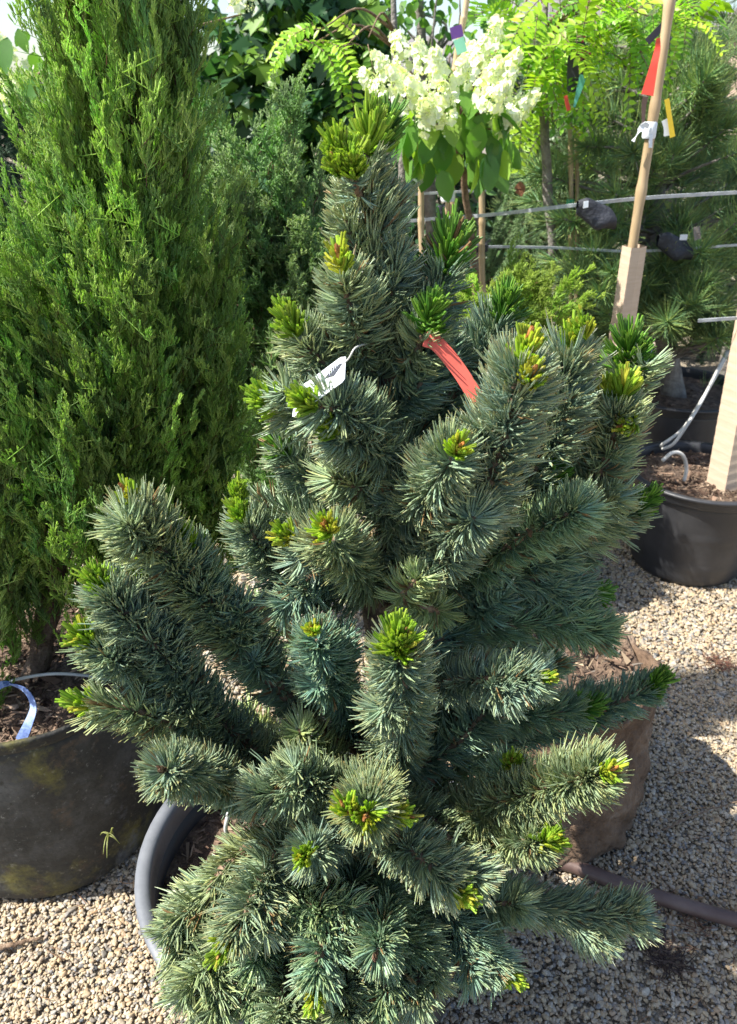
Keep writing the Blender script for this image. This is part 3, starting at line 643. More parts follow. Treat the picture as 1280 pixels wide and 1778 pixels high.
def scatter():
    N = 420; base = np.stack([np.concatenate([rng.uniform(-1.1, -.15, 150), rng.uniform(0, 1.3, 270)]), rng.uniform(.7, 2.2, N), np.full(N, .006)], -1)
    a = rng.uniform(0, 6.28, N); d = np.stack([np.cos(a), np.sin(a), np.zeros(N)], -1); s = np.stack([-np.sin(a), np.cos(a), np.zeros(N)], -1)
    u = np.linspace(0, 1, 4)[None, :, None]; L_ = rng.uniform(.015, .05, (N, 1, 1))
    pts = base[:, None] + d[:, None] * u * L_ + s[:, None] * u * u * L_ * rng.normal(0, .3, (N, 1, 1)); pts[:, :, 2] += .003
    V, Fq, C = strands(pts, np.array([.0009, .0011, .001, .0005])[None], (np.array([(.32, .18, .09), (.2, .11, .06), (.12, .08, .05)])[rng.integers(0, 3, N)])[:, None, :])
    tag(mesh('fallen_needles', V, Fq, M['bud'], C), 'brown fallen needles strewn over the gravel', 'plant litter', kind='stuff')
scatter()
def weed(px, py, z, Yv, lab, n=9, h=.045):
    c = P(px, py, Yv); N = n; base = np.array(c) + rng.normal(size=(N, 3)) * .003; d = nrm(rng.normal(size=(N, 3)) + np.array([.3, -.4, .6]))
    u = np.linspace(0, 1, 5)[None, :, None]; pts = base[:, None] + d[:, None] * u * rng.uniform(.4, 1, (N, 1, 1)) * h - np.array([0, 0, 1]) * u * u * .03
    V, Fq, C = strands(pts, np.array([.0012, .0016, .0016, .001, .0003])[None], np.array([[[.26, .28, .09]]]) * rng.uniform(.6, 1.2, (N, 1, 1)))
    tag(mesh('weed', V, Fq, M['leaf'], C), lab, 'weed')
weed(188, 1448, 0, 1.03, 'small yellow-green weed against the weathered pot')
g_ = G(1200, 1008, .01); weed(1202, 1006, 0, g_.y, 'little weed at the foot of the clean black pot', 9, .08)
# blue strap in the left pot
bs = strip('plant_strap', [P(35, 1288, 1.09), P(48, 1260, 1.10), P(58, 1225, 1.13), P(40, 1196, 1.15), P(0, 1190, 1.16), P(-30, 1230, 1.14)], [.024, .022, .014, .012, .016, .02], (1, -.4, .1), M['blue'], None, .0015, 24)
tag(bs, 'faded blue plastic strap curled on the soil of the weathered pot', 'plant strap')

# ------------------------------------------------------------------ scale-leaved conifers
def spray_template(L=.17, nside=34, sl=.045, sub=5, spread=.7, flat_=.35, r=.0012, tw=.65):
    """one spray growing along +Z; returns strands points (N,2or3,3)"""
    out = []; cl = []
    stem = [np.array([random.gauss(0, .004) * i, random.gauss(0, .004) * i, L * i / 7]) for i in range(8)]
    for i in range(7): out.append([stem[i], (stem[i] + stem[i + 1]) / 2, stem[i + 1]]); cl.append((.25, i / 8))
    for k in range(nside):
        u = .08 + .9 * k / nside; p = np.array([np.interp(u * 7, range(8), [s[j] for s in stem]) for j in range(3)])
        a = random.uniform(0, 6.283); fl = sl * (1.1 - .75 * u) * random.uniform(.7, 1.2)
        d = np.array([math.cos(a), math.sin(a) * (flat_ + .4), spread + .5 * random.random() + u]); d /= np.linalg.norm(d)
        q = p + d * fl; mid = p + d * fl * .5 + np.array([0, 0, -.002]); out.append([p, mid, q]); cl.append((0, u))
        for j in range(sub):
            w = .15 + .8 * j / sub; b = p + (q - p) * w; e = d * .95 + nrm(np.random.default_rng(random.randrange(1 << 30)).normal(size=3)) * tw; e /= np.linalg.norm(e)
            l2 = fl * .42 * (1.15 - w) + .004; out.append([b, b + e * l2 * .55, b + e * l2]); cl.append((0, min(1, u + .1 * w)))
    return np.array(out), np.array(cl)
def rotz_to(d, roll):
    d = d / np.linalg.norm(d); a = np.cross([0, 0, 1.0], d) if abs(d[2]) < .999 else np.array([1.0, 0, 0]); a = a / np.linalg.norm(a); b = np.cross(d, a)
    c, s = math.cos(roll), math.sin(roll); x = a * c + b * s; y = np.cross(d, x)
    return np.stack([x, y, d], 1)
def plumes(tmpl, places, cols, rad, sides=3, tipcol=None):
    """places: (pos, dir, scale, colour multiplier)"""
    A = Acc(); grp = {}
    for pl in places: grp.setdefault(random.randrange(len(tmpl)), []).append(pl)
    for ti, pls in grp.items():
        T, cl = tmpl[ti]; N = len(T)
        Rm = np.array([rotz_to(np.array(p[1], float), random.uniform(0, 6.283)) for p in pls]); s = np.array([p[2] for p in pls]); o = np.array([tuple(p[0]) for p in pls])
        pts = np.einsum('mij,nkj->mnki', Rm, T) * s[:, None, None, None] + o[:, None, None, :]
        c0 = cols[rng.integers(0, len(cols), len(pls))][:, None, :] * np.array([p[3] for p in pls])[:, None, None] * rng.uniform(.8, 1.2, (len(pls), N, 1))
        c0 = np.broadcast_to(c0, (len(pls), N, 3)).copy()
        if tipcol is not None:
            w = (cl[:, 1] ** 2 * .6)[None, :, None] * rng.uniform(.3, 1.2, (len(pls), 1, 1)); c0 = c0 * (1 - w) + np.array(tipcol) * w
        wood = (cl[:, 0] > 0)[None, :, None] & (cl[:, 1] < .45)[None, :, None]; c0 = np.where(wood, np.array([.16, .09, .05]), c0)
        K = T.shape[1]; pts = pts.reshape(-1, K, 3); c = np.repeat(c0.reshape(-1, 1, 3), K, 1)
        rr = np.repeat(rad * s, N)[:, None] * np.array([1, 1.15, .35])[None, :]
        V, Fq, C = strands(pts, rr, c, sides); A.add(V, Fq, C)
    return A
def juniper(name, label, lobes, trunk, cols, tip, tm, nf, nsp, rad, group=None, cat='juniper', tuft=1.0, up=.9, fl=(.22, .36)):
    root = empty(name, trunk[0], label, cat, group)
    tube('trunk', trunk, [.026, .018, .010, .004], M['bark'], root, n=30, sides=10, wob=.003)
    places = []
    for (a, b, ra, rb_, wt) in lobes:
        a, b = np.array(a), np.array(b)
        for _ in range(int(nf * wt)):
            u = random.random(); rr = (ra + (rb_ - ra) * u) * (random.random() ** .35); an = random.uniform(0, 6.283)
            if u > .93: rr *= .5
            base = a + (b - a) * u; outw = np.array([math.cos(an), math.sin(an), 0]); p0 = base + outw * rr * .78
            d = outw * random.uniform(.12, .55) + np.array([0, 0, up]) + rng.normal(size=3) * .12; d /= np.linalg.norm(d)
            Lf = random.uniform(*fl); br = random.uniform(.6, 1.25)
            for k in range(nsp):
                w = (k + random.random()) / nsp
                pos = p0 + d * Lf * (w - .45) + rng.normal(size=3) * .035 * (1.1 - w)
                dd = d + rng.normal(size=3) * .16 * (1.05 - w) + outw * .12 + np.array([0, 0, .15])
                places.append((pos, dd, tuft * (1.05 - .45 * w), br * random.uniform(.85, 1.15)))
    plumes(tm, places, cols, rad, tipcol=tip).build('crown', M['scale_leaf'], root)
    return root
TM = [spray_template(L=.19, nside=36, sl=.042, sub=6, spread=2.0, flat_=.2, tw=.38) for _ in range(6)]
JC = np.array([(.25, .44, .09), (.31, .49, .09), (.22, .40, .13), (.38, .52, .15)])
juniper('juniper_tree', 'tall upright bright green juniper rising out of the weathered pot at the left', [
    ((-.60, 1.35, .58), (-.42, 1.40, 1.22), .21, .10, 1.0), ((-.42, 1.40, 1.22), (-.33, 1.42, 2.1), .10, .02, .62),
    ((-.80, 1.26, .60), (-.70, 1.30, 1.0), .17, .10, .62), ((-.76, 1.36, 1.0), (-.76, 1.38, 1.32), .06, .02, .10), ((-.42, 1.48, .6), (-.36, 1.45, 1.1), .10, .10, .45)],
    [Vector((-.72, 1.31, .40)), Vector((-.56, 1.36, .9)), Vector((-.40, 1.41, 1.4)), Vector((-.33, 1.43, 2.1))], JC, (.55, .68, .18), TM, 80, 22, .00088, up=1.9, fl=(.30, .54))
TM2 = [spray_template(L=.2, nside=26, sl=.07, sub=6, spread=.45, flat_=-.15) for _ in range(4)]
juniper('juniper_tree', 'feathery grey-green juniper between the big juniper and the pine top', [
    ((-.30, 2.2, .35), (-.24, 2.2, 1.32), .30, .17, 1.0)],
    [Vector((-.3, 2.4, 0)), Vector((-.3, 2.4, .5)), Vector((-.28, 2.4, 1.3))], np.array([(.22, .36, .15), (.27, .40, .17), (.17, .31, .12)]), (.5, .6, .28), TM2, 75, 10, .0017, up=.5)
juniper('thuja_shrub', 'low yellow-green feathery shrub behind the right side of the pine', [
    ((.34, 2.3, .5), (.38, 2.35, .90), .24, .13, 1.0)],
    [Vector((.35, 2.3, 0)), Vector((.37, 2.3, .5)), Vector((.44, 2.35, .85))], np.array([(.28, .42, .05), (.34, .48, .08), (.22, .36, .05)]), (.5, .56, .14), TM2, 45, 9, .0017, cat='shrub', up=.55)

# ------------------------------------------------------------------ background conifers
def far_pine(name, label, trunk, tips, cols, L=.10, nn=150, cat='pine tree', rad=.002, group=None, branch_r=.008):
    root = empty(name, trunk[0], label, cat, group)
    tc = curve(trunk, 40)
    tube('trunk', trunk, [.045, .04, .03, .012], M['greybark'], root, n=40, sides=12, wob=.003)
    A = Acc(); B = Acc()
    for tp in tips:
        tp = np.array(tp); j = tc[np.argmin(np.linalg.norm(tc - (tp - np.array([0, 0, .12])), axis=1))]
        mid = (j + tp) / 2 + np.array([0, 0, -.02]) + rng.normal(size=3) * .02
        c = curve([Vector(j), Vector(mid), Vector(tp)], 16)
        V, Fq = tube_arr([Vector(q) for q in c[::4]] + [Vector(c[-1])], [branch_r, branch_r * .7, branch_r * .4], n=8, sides=5); B.add(V, Fq)
        tot = np.linalg.norm(np.diff(c, axis=0), axis=1).sum()
        s0 = max(.05, 1 - .10 / max(tot, .01))
        V, Fq, C = needle_set(c, s0, 1, nn / max(.02, tot * (1 - s0)), L, 1.15, .35, rad, cols * random.uniform(.7, 1.4), .35, K=3, bend=.3)
        A.add(V, Fq, C)
    B.build('limbs', M['greybark'], root); A.build('crown', M['needle_far'], root)
    return root
def blob_tips(regs, k=1.0):
    """regs: (centre, radii, n)"""
    out = []
    for c, r, n in regs:
        for _ in range(int(n * k)):
            d = nrm(rng.normal(size=3)) * (random.random() ** .3); out.append(np.array(c) + d * np.array(r))
    return out
PC = np.array([(.2, .34, .13), (.26, .40, .14), (.16, .30, .15), (.32, .42, .13)])
far_pine('pine_tree', 'long-needled pine with a bare grey trunk in the wide black pot at the right',
    [Vector((BP[0], BP[1], .36)), P(1150, 520, 3.18), P(1138, 380, 3.2), P(1150, 150, 3.25), P(1160, -60, 3.25)],
    blob_tips([(P(1040, 300, 3.1), (.28, .3, .25), 34), (P(1240, 300, 3.15), (.25, .3, .28), 26), (P(1190, 480, 2.95), (.2, .2, .14), 20), (P(1060, 520, 3.2), (.22, .25, .12), 26), (P(1230, 560, 3.0), (.2, .2, .10), 16), (P(1180, 540, 2.85), (.16, .12, .08), 10), (P(1010, 480, 2.9), (.12, .12, .1), 8), (P(1200, 120, 3.3), (.35, .3, .28), 40), (P(1060, 130, 3.4), (.3, .3, .28), 22), (P(1220, 700, 3.35), (.15, .2, .08), 4)]), PC, L=.11, nn=120)
far_pine('pine_tree', 'dark long-needled pine filling the upper right corner',
    [Vector((2.0, 4.2, 0)), Vector((2.0, 4.2, 1)), Vector((1.95, 4.2, 1.7)), Vector((1.95, 4.2, 2.4))],
    blob_tips([((1.95, 4.2, 1.7), (.6, .5, .7), 90), ((1.9, 4.2, .9), (.6, .5, .5), 50)]), PC * .8, L=.12, nn=150)
far_pine('pine_tree', 'bushy dark pine at the right behind the weeping spruce',
    [Vector((1.2, 4.6, 0)), Vector((1.2, 4.6, 1)), Vector((1.2, 4.6, 1.7)), Vector((1.2, 4.6, 2.2))],
    blob_tips([((1.2, 4.6, 1.2), (.55, .5, .9), 110)]), PC * .75, L=.12, nn=140)

def spruce(name, label, base, h, rad, nb, cols, droop=.5, nl=.014, dens=2600, cat='spruce tree', group=None, nr=.0012, z0=.15, weep=False):
    root = empty(name, base, label, cat, group)
    bx, by, bz = base
    tr = [Vector((bx, by, bz)), Vector((bx + .02, by, bz + h * .5)), Vector((bx, by, bz + h))]
    tube('trunk', tr, [.022, .014, .005], M['bark'], root, n=30, sides=10, wob=.002)
    A = Acc(); B = Acc()
    for i in range(nb):
        u = (i + random.random()) / nb; z = bz + h * (z0 + (1 - z0) * u); an = i * 2.4 + random.gauss(0, .3)
        l = rad * (1.08 - u) ** (.5 if weep else .8) * random.uniform(.75, 1.15)
        o = np.array([math.cos(an), math.sin(an), 0]); s = np.array([bx, by, z])
        if weep: pts = [s, s + o * l * .5 + np.array([0, 0, .03]), s + o * l * .85 + np.array([0, 0, -l * .5]), s + o * l + np.array([0, 0, -l * 1.3])]
        else: pts = [s, s + o * l * .5 + np.array([0, 0, .02 * l]), s + o * l + np.array([0, 0, -droop * l])]
        mains = [pts]
        c = curve([Vector(q) for q in pts], 14)
        for k in range(3, 13, 2 if weep else 1):
            side = np.array([-o[1], o[0], 0]) * (1 if k % 2 else -1); ll = l * .42 * (1.1 - k / 14)
            q = c[k]; mains.append([q, q + (side * .7 + o * .5) * ll * .55 + np.array([0, 0, -.05 * ll]), q + (side * .8 + o * .8) * ll + np.array([0, 0, -(1.4 if weep else .35) * ll])])
        for mp in mains:
            c2 = curve([Vector(q) for q in mp], 10); tot = np.linalg.norm(np.diff(c2, axis=0), axis=1).sum()
            V, Fq = tube_arr([Vector(q) for q in c2[::3]], [.004, .0015], n=5, sides=4); B.add(V, Fq)
            V, Fq, C = needle_set(c2, .05, 1, dens, nl, 1.0, .5, nr, cols * random.uniform(.8, 1.2), .1, K=3, bend=.2); A.add(V, Fq, C)
    B.build('limbs', M['bark'], root); A.build('crown', M['needle_far'], root)
    return root
SPC = np.array([(.10, .17, .07), (.14, .21, .09), (.08, .14, .06)])
spruce('weeping_spruce', 'weeping spruce with drooping pale green branches behind the straps', (.78, 3.5, 0), 1.75, .48, 60, SPC * 1.7, weep=True, nl=.018, dens=2200, nr=.0016)
DKC = np.array([(.05, .11, .06), (.07, .14, .07), (.04, .09, .055)])
bgspruce = spruce('spruce_tree', 'dark green spruce standing behind the hydrangea standard', (.45, 5.0, 0), 1.72, .85, 95, DKC, nl=.03, dens=1000, nr=.0024, z0=.05)
def copy_tree(o, parent=None):
    c = o.copy(); COL.objects.link(c)
    if parent: c.parent = parent; c.matrix_parent_inverse = o.matrix_parent_inverse.copy()
    for ch in [q for q in bpy.data.objects if q.parent == o]: copy_tree(ch, c)
    return c
SPL = [((-.9, 4.6), 1.0, 'dark spruce standing behind the maple leaves at the top left'), ((-2.1, 4.7), 1.0, 'dark spruce in the upper left corner, behind the tall juniper'),
       ((1.1, 5.9), 1.0, 'dark spruce far back in the middle, between two pines'), ((2.7, 5.4), 1.25, 'dark spruce far back at the right edge'), ((-.9, 6.4), 1.1, 'farthest dark spruce, glimpsed left of the hydrangea'), ((-2.5, 4.6), 1.1, 'dark spruce seen through the left juniper shoots')]
for (x, y), s, lab in SPL:
    c = copy_tree(bgspruce); c.location = (x, y, 0); c.scale = (s, s, s); c.rotation_euler = (0, 0, random.uniform(0, 6)); c['label'] = lab; c['group'] = 'dark spruces in the background'
bgspruce['group'] = 'dark spruces in the background'

# ------------------------------------------------------------------ broadleaf plants
def leaf_template(kind):
    if kind == 'oval':
        out = [(0, 0), (.2, .14), (.3, .38), (.26, .65), (.12, .88), (0, 1)]
    elif kind == 'leaflet': out = [(0, 0), (.17, .2), (.2, .6), (0, 1)]
    elif kind == 'maple':
        out = [(0, 0), (.16, .06), (.42, -.05), (.34, .16), (.62, .28), (.40, .38), (.50, .66), (.26, .56), (.16, .72), (0, 1)]
    V = [(0, y, -.03 if 0 < i < len(out) - 1 else 0) for i, (x, y) in enumerate(out)]; n = len(out)
    Vr = [(x, y + 0, .10 * x + .0) for x, y in out]; Vl = [(-x, y, .10 * x) for x, y in out]
    ys = [y for _, y in out]
    mid = [(0, max(0, min(1, y)), -.02) for y in ys]
    V = mid + Vr + Vl; Fq = []
    for i in range(n - 1): Fq.append((i, n + i, n + i + 1, i + 1)); Fq.append((i, i + 1, 2 * n + i + 1, 2 * n + i))
    V = np.array(V, float); V[:, 2] -= .18 * V[:, 1] ** 2
    return V, np.array(Fq)
def leaves(A, tmpl, places):
    """places: (pos, tip direction, normal, size, colour)"""
    T, Fq = tmpl; n = len(T)
    y = nrm(np.array([tuple(p[1]) for p in places], float)); nn = np.array([tuple(p[2]) for p in places], float); x = nrm(np.cross(y, nn)); z = np.cross(x, y)
    Rm = np.stack([x, y, z], 2); s = np.array([p[3] for p in places]); o = np.array([tuple(p[0]) for p in places])
    V = np.einsum('mij,nj->mni', Rm, T) * s[:, None, None] + o[:, None]
    C = np.repeat(np.array([p[4] for p in places])[:, None, :], n, 1)
    Fa = (Fq[None] + (np.arange(len(places)) * n)[:, None, None]).reshape(-1, 4)
    A.add(V.reshape(-1, 3), Fa, C.reshape(-1, 3))
OV, LF, MPL = leaf_template('oval'), leaf_template('leaflet'), leaf_template('maple')
def jit(c, s=.2): return np.array(c) * random.uniform(1 - s, 1 + s)

def hydrangea(name, label, c, trunk, heads, nleaf, R0=.25, group=None):
    root = empty(name, trunk[0], label, 'hydrangea', group)
    tube('trunk', trunk, [.014, .012, .01], M['twig'], root, n=24, sides=8, wob=.002)
    c = np.array(c); A = Acc(); pl = []
    for _ in range(nleaf):
        d = nrm(rng.normal(size=3) * np.array([1, 1, .8]) + np.array([0, -.2, -.15])); q = c + d * R0 * random.uniform(.5, 1) * np.array([1.05, .9, .85])
        t = nrm(d * .4 + np.array([0, 0, -1.0]) + rng.normal(size=3) * .3)
        pl.append((q, t, nrm(d + rng.normal(size=3) * .3), random.uniform(.07, .11), jit([(.09, .22, .04), (.14, .3, .05), (.26, .42, .06)][random.choice([0, 1, 1, 2])])))
    leaves(A, OV, pl); A.build('leaves', M['leaf'], root)
    St = Acc()
    for hp, hd, hl in heads:
        V, Fq = tube_arr([Vector(c), Vector(hp)], [.006, .003], n=5, sides=5); St.add(V, Fq)
        F_ = Acc(); pl = []; hd = nrm(np.array(hd, float)); hp = np.array(tuple(hp))
        for _ in range(100):
            u = random.random() ** .8; rr = hl * .42 * (1 - u * .75); e = rng.normal(size=3); e = nrm(e - hd * np.dot(e, hd))
            q = hp + hd * hl * u + e * rr * random.uniform(.7, 1.05); nn = nrm(e + hd * .5 + rng.normal(size=3) * .4)
            if random.random() < .5:
                a = nrm(np.cross(nn, rng.normal(size=3))); b = np.cross(nn, a)
                for dd in (a, b, -a, -b): pl.append((q, dd + nn * .15, nn, random.uniform(.011, .016), jit((.8, .82, .72), .06)))
            else:
                for _k in range(4):
                    dd = nrm(rng.normal(size=3)); pl.append((q + dd * .006, dd, nrm(rng.normal(size=3)), .006, jit((.66, .72, .52), .12)))
        leaves(F_, (OV[0] * np.array([1.6, 1, 1]), OV[1]), pl); F_.build('flower_head', M['petal'], root)
    St.build('stems', M['twig'], root)
    return root
hc = P(790, 215, 2.6)
heads = []
for (px, py, Y) in [(665, 115, 2.55), (700, 150, 2.45), (735, 105, 2.6), (725, 165, 2.4), (770, 175, 2.4), (760, 120, 2.5), (700, 95, 2.7), (850, 85, 2.6), (880, 125, 2.55), (830, 110, 2.6), (850, 140, 2.45), (800, 130, 2.5), (905, 185, 2.55), (650, 150, 2.6), (880, 210, 2.5), (745, 200, 2.38), (815, 100, 2.75), (860, 170, 2.4)]:
    q = P(px, py, Y); d = (q - hc).normalized() + Vector((0, -.1, .5)); heads.append((q - d.normalized() * .05, d, random.uniform(.09, .13)))
hydrangea('hydrangea_tree', 'cream-flowered hydrangea standard in the middle, above the staked trunks', hc, [P(830, 560, 2.75) * 1, P(822, 450, 2.72), P(808, 330, 2.66), P(795, 250, 2.6)], heads, 110, .185)
tr0 = [Vector((P(822, 450, 2.72).x + .03, 2.75, 0)), P(822, 450, 2.72)]
h2 = P(90, 110, 3.0)
hydrangea('hydrangea_tree', 'cream flower heads of a hydrangea peeping through the juniper at the upper left', h2, [Vector((h2.x, 3.0, 0)), Vector((h2.x, 3, .8)), h2], [(P(110, 55, 2.9), (0, -.2, 1), .16), (P(150, 65, 2.9), (.3, -.2, 1), .15), (P(40, 150, 2.9), (-.3, -.2, 1), .15), (P(35, 190, 2.9), (0, -.4, .6), .14), (P(420, 25, 3.0), (0, -.2, 1), .14)], 60, .25)

def broadleaf(name, label, trunk, limbs, blobs, tmpl, size, cols, cat, hang=.6, mat='leaf'):
    root = empty(name, trunk[0], label, cat)
    tube('trunk', trunk, [.03, .025, .015], M['greybark'], root, n=24, sides=10, wob=.002)
    B = Acc()
    for l in limbs:
        V, Fq = tube_arr(l, [.009, .006, .003], n=12, sides=6, wob=.002); B.add(V, Fq)
    A = Acc(); pl = []
    tc = curve(trunk, 20)
    for c, r, n in blobs:
        c = np.array(c); j = tc[np.argmin(np.linalg.norm(tc - c + np.array([0, 0, .2]), axis=1))]
        V, Fq = tube_arr([Vector(j), Vector((j + c) / 2 + rng.normal(size=3) * .04), Vector(c)], [.008, .005, .003], n=10, sides=6); B.add(V, Fq)
        for _ in range(n):
            d = nrm(rng.normal(size=3)) * random.random() ** .4; q = c + d * np.array(r)
            t = nrm(rng.normal(size=3) * .6 + np.array([0, -.3, -hang])); nn = nrm(rng.normal(size=3) * .5 + np.array([-.4, -.6, .7]))
            pl.append((q, t, nn, size * random.uniform(.7, 1.2), jit(cols[random.randrange(len(cols))])))
    leaves(A, tmpl, pl); A.build('crown', M[mat], root); B.build('limbs', M['greybark'], root)
    return root
MC = [(.035, .10, .04), (.045, .12, .05), (.05, .13, .05), (.16, .30, .04)]
mt0 = Vector((-.35, 3.7, 0))
broadleaf('maple_tree', 'maple with large dark lobed leaves left of the pine top', [mt0, Vector((-.35, 3.7, 1)), Vector((-.35, 3.7, 2.2))], [],
    [(P(px, py, Y), (.22, .25, .18), 46) for px, py, Y in [(440, 30, 3.6), (520, 40, 3.5), (590, 20, 3.6), (400, 110, 3.5), (470, 130, 3.4), (560, 120, 3.5), (420, 210, 3.4), (500, 220, 3.35), (580, 230, 3.5), (460, 300, 3.4), (540, 320, 3.4), (500, -40, 3.5), (600, 320, 3.6), (620, 130, 3.8)]],
    MPL, .115, MC, 'maple tree')
def locust(name, label, trunk, regs, cols, L=.2):
    root = empty(name, trunk[0], label, 'locust tree')
    tube('trunk', trunk, [.02, .016, .008], M['greybark'], root, n=24, sides=8, wob=.002)
    tc = curve(trunk, 20); B = Acc(); A = Acc(); pl = []
    for c, r, n in regs:
        c = np.array(c); j = tc[np.argmin(np.linalg.norm(tc - c, axis=1))]
        V, Fq = tube_arr([Vector(j), Vector((j + c) / 2 + np.array([0, 0, .06])), Vector(c)], [.006, .004, .002], n=10, sides=6); B.add(V, Fq)
        for _ in range(n):
            s = c + nrm(rng.normal(size=3)) * random.random() ** .5 * np.array(r)
            d = nrm(rng.normal(size=3) * .7 + np.array([0, -.2, -.25])); l = L * random.uniform(.7, 1.15)
            pts = [s, s + d * l * .5, s + d * l * .85 + np.array([0, 0, -.3 * l])]
            cc = curve([Vector(q) for q in pts], 12); V, Fq = tube_arr([Vector(q) for q in cc[::3]], [.0015, .001], n=5, sides=4); B.add(V, Fq)
            sd = nrm(np.cross(d, rng.normal(size=3) * .3 + np.array([0, -.5, 1]))); nn = nrm(np.cross(sd, d)); nn = nn if nn[2] > 0 else -nn
            col = jit(cols[random.randrange(len(cols))])
            for k in range(1, 12):
                for sg in (-1, 1): pl.append((cc[k], sd * sg + d * .45 + rng.normal(size=3) * .12, nn + rng.normal(size=3) * .2, l * .19 * (1.1 - abs(k - 5) * .06), col * random.uniform(.85, 1.2)))
    leaves(A, LF, pl); A.build('crown', M['leaf'], root); B.build('limbs', M['twig'], root)
LC = [(.3, .5, .03), (.22, .42, .03), (.36, .52, .04), (.16, .34, .03)]
locust('locust_tree', 'golden-leaved locust with hanging feather leaves at the upper right of the middle', [Vector((.85, 3.0, 0)), P(950, 300, 3.0), P(945, 150, 3.0), P(950, -60, 3.0)],
    [(P(px, py, Y), (.14, .14, .08), n) for px, py, Y, n in [(960, 20, 2.9, 16), (1050, 20, 2.8, 18), (1130, 30, 2.9, 12), (1000, 80, 2.8, 16), (1060, 90, 2.8, 12), (940, 100, 2.9, 12), (900, 30, 3.1, 10), (1180, 10, 2.9, 8), (1230, 20, 3.0, 6), (930, 160, 3.0, 10), (960, 210, 3.1, 8)]], LC)
locust('locust_tree', 'bright hanging locust sprig just above and left of the pine top', [Vector((.06, 3.1, 0)), P(700, 300, 3.1), P(690, 150, 3.1), P(680, -40, 3.1)],
    [(P(545, 75, 2.9), (.05, .08, .03), 5), (P(600, 80, 2.9), (.05, .08, .03), 6), (P(640, 65, 2.95), (.04, .06, .03), 2), (P(560, 50, 2.9), (.05, .08, .03), 3)], LC, .2)
broadleaf('young_tree', 'thin young tree with sparse small leaves against the sky at the top', [Vector((.35, 3.6, 0)), P(745, 300, 3.6), P(725, -60, 3.6)],
    [[P(740, 250, 3.6), P(690, 120, 3.6), P(670, -20, 3.55)], [P(742, 250, 3.6), P(790, 100, 3.6), P(800, -20, 3.6)], [P(742, 200, 3.6), P(750, 80, 3.5), P(760, -20, 3.5)]],
    [(P(px, py, 3.6), (.12, .15, .12), 22) for px, py in [(660, 10), (720, 20), (690, 60), (760, 30), (800, 60), (840, 20), (880, 60), (860, 10), (740, 75)]], OV, .05, [(.12, .26, .04), (.2, .36, .05), (.08, .2, .04)], 'young tree')
broadleaf('leafy_shrub', 'mixed green leafy shrub behind the hydrangea trunks', [Vector((.55, 4.0, 0)), Vector((.55, 4, .5)), Vector((.55, 4, 1.3))], [],
    [(P(px, py, Y), (.3, .3, .22), 60) for px, py, Y in [(700, 260, 4.0), (760, 330, 4.1), (860, 300, 4.0), (700, 420, 4.1), (780, 480, 4.2), (880, 420, 4.2), (920, 260, 4.0), (960, 330, 4.3)]], OV, .06, [(.04, .11, .04), (.06, .14, .05), (.1, .2, .06)], 'shrub')

# ------------------------------------------------------------------ stakes, sleeves, straps, labels
def bamboo(p0, p1, r, lab, group='bamboo and wooden stakes', nodes=5):
    root = empty('bamboo_stake', p0, lab, 'plant stake', group)
    p0, p1 = np.array(p0), np.array(p1); n = 60; rr = np.full(n, r)
    for k in range(nodes):
        i = int((k + .6) / nodes * n); rr[i] *= 1.22; rr[max(0, i - 1)] *= 1.1
    c = p0 + (p1 - p0) * np.linspace(0, 1, n)[:, None]; c[:, 0] += .004 * np.sin(np.linspace(0, 9, n))
    V, Fq = tube_arr([Vector(q) for q in c], list(rr * np.linspace(1.05, .85, n)), n=n * 2, sides=12)
    mesh('cane', V, Fq, M['bamboo'], None, root); return root
def sleeve(pb, pt, w, lab):
    """four-sided ribbed paper guard"""
    pb, pt = Vector(pb), Vector(pt); ax = (pt - pb); L = ax.length; ax.normalize()
    x = Vector((1, .35, 0)); x = (x - ax * x.dot(ax)).normalized(); y = ax.cross(x)
    n = 60; V = []; prof = [(-.5, -.42), (0, -.5), (.5, -.40), (.5, .4), (-.5, .42)]; k = len(prof)
    for i in range(n + 1):
        u = i / n
        for a, b in prof:
            bul = 1 + .008 * math.sin(i * 2.1 + a * 9) + .10 * (1 - u)
            V.append(pb + ax * L * u + (x * a + y * b) * w * bul + ax * random.gauss(0, .0005))
    Fq = [(i * k + j, i * k + (j + 1) % k, (i + 1) * k + (j + 1) % k, (i + 1) * k + j) for i in range(n) for j in range(k)]
    o = mesh('trunk_guard', V, Fq, M['guard'], None, None, smooth=False); tag(o, lab, 'trunk guard', 'ribbed paper trunk guards'); return o
M['guard'] = noisy('ribbed_paper', [(.5, .38, .27), (.54, .42, .31), (.58, .46, .345)], 30, .8, .2, 60, stretch=(.5, .5, 4), dist=.002)
s1t, s1b = P(1170, -60, 2.5), P(1099, 440, 2.5)
d1 = (s1b - s1t).normalized()
bamboo(s1b + d1 * .9, s1t, .0155, 'tall pale bamboo cane leaning across the right side with a white tie', nodes=7)
sleeve(P(1062, 700, 2.52), P(1102, 427, 2.5), .056, 'ribbed paper guard round the lower part of the tall bamboo cane')
sleeve(P(1260, 862, 2.38), P(1326, 500, 2.40), .095, 'ribbed paper guard standing in the clean black pot at the right edge')
bamboo(P(1262, 862, 2.40), P(1325, 420, 2.42), .014, 'cane inside the paper guard of the clean black pot', nodes=4)
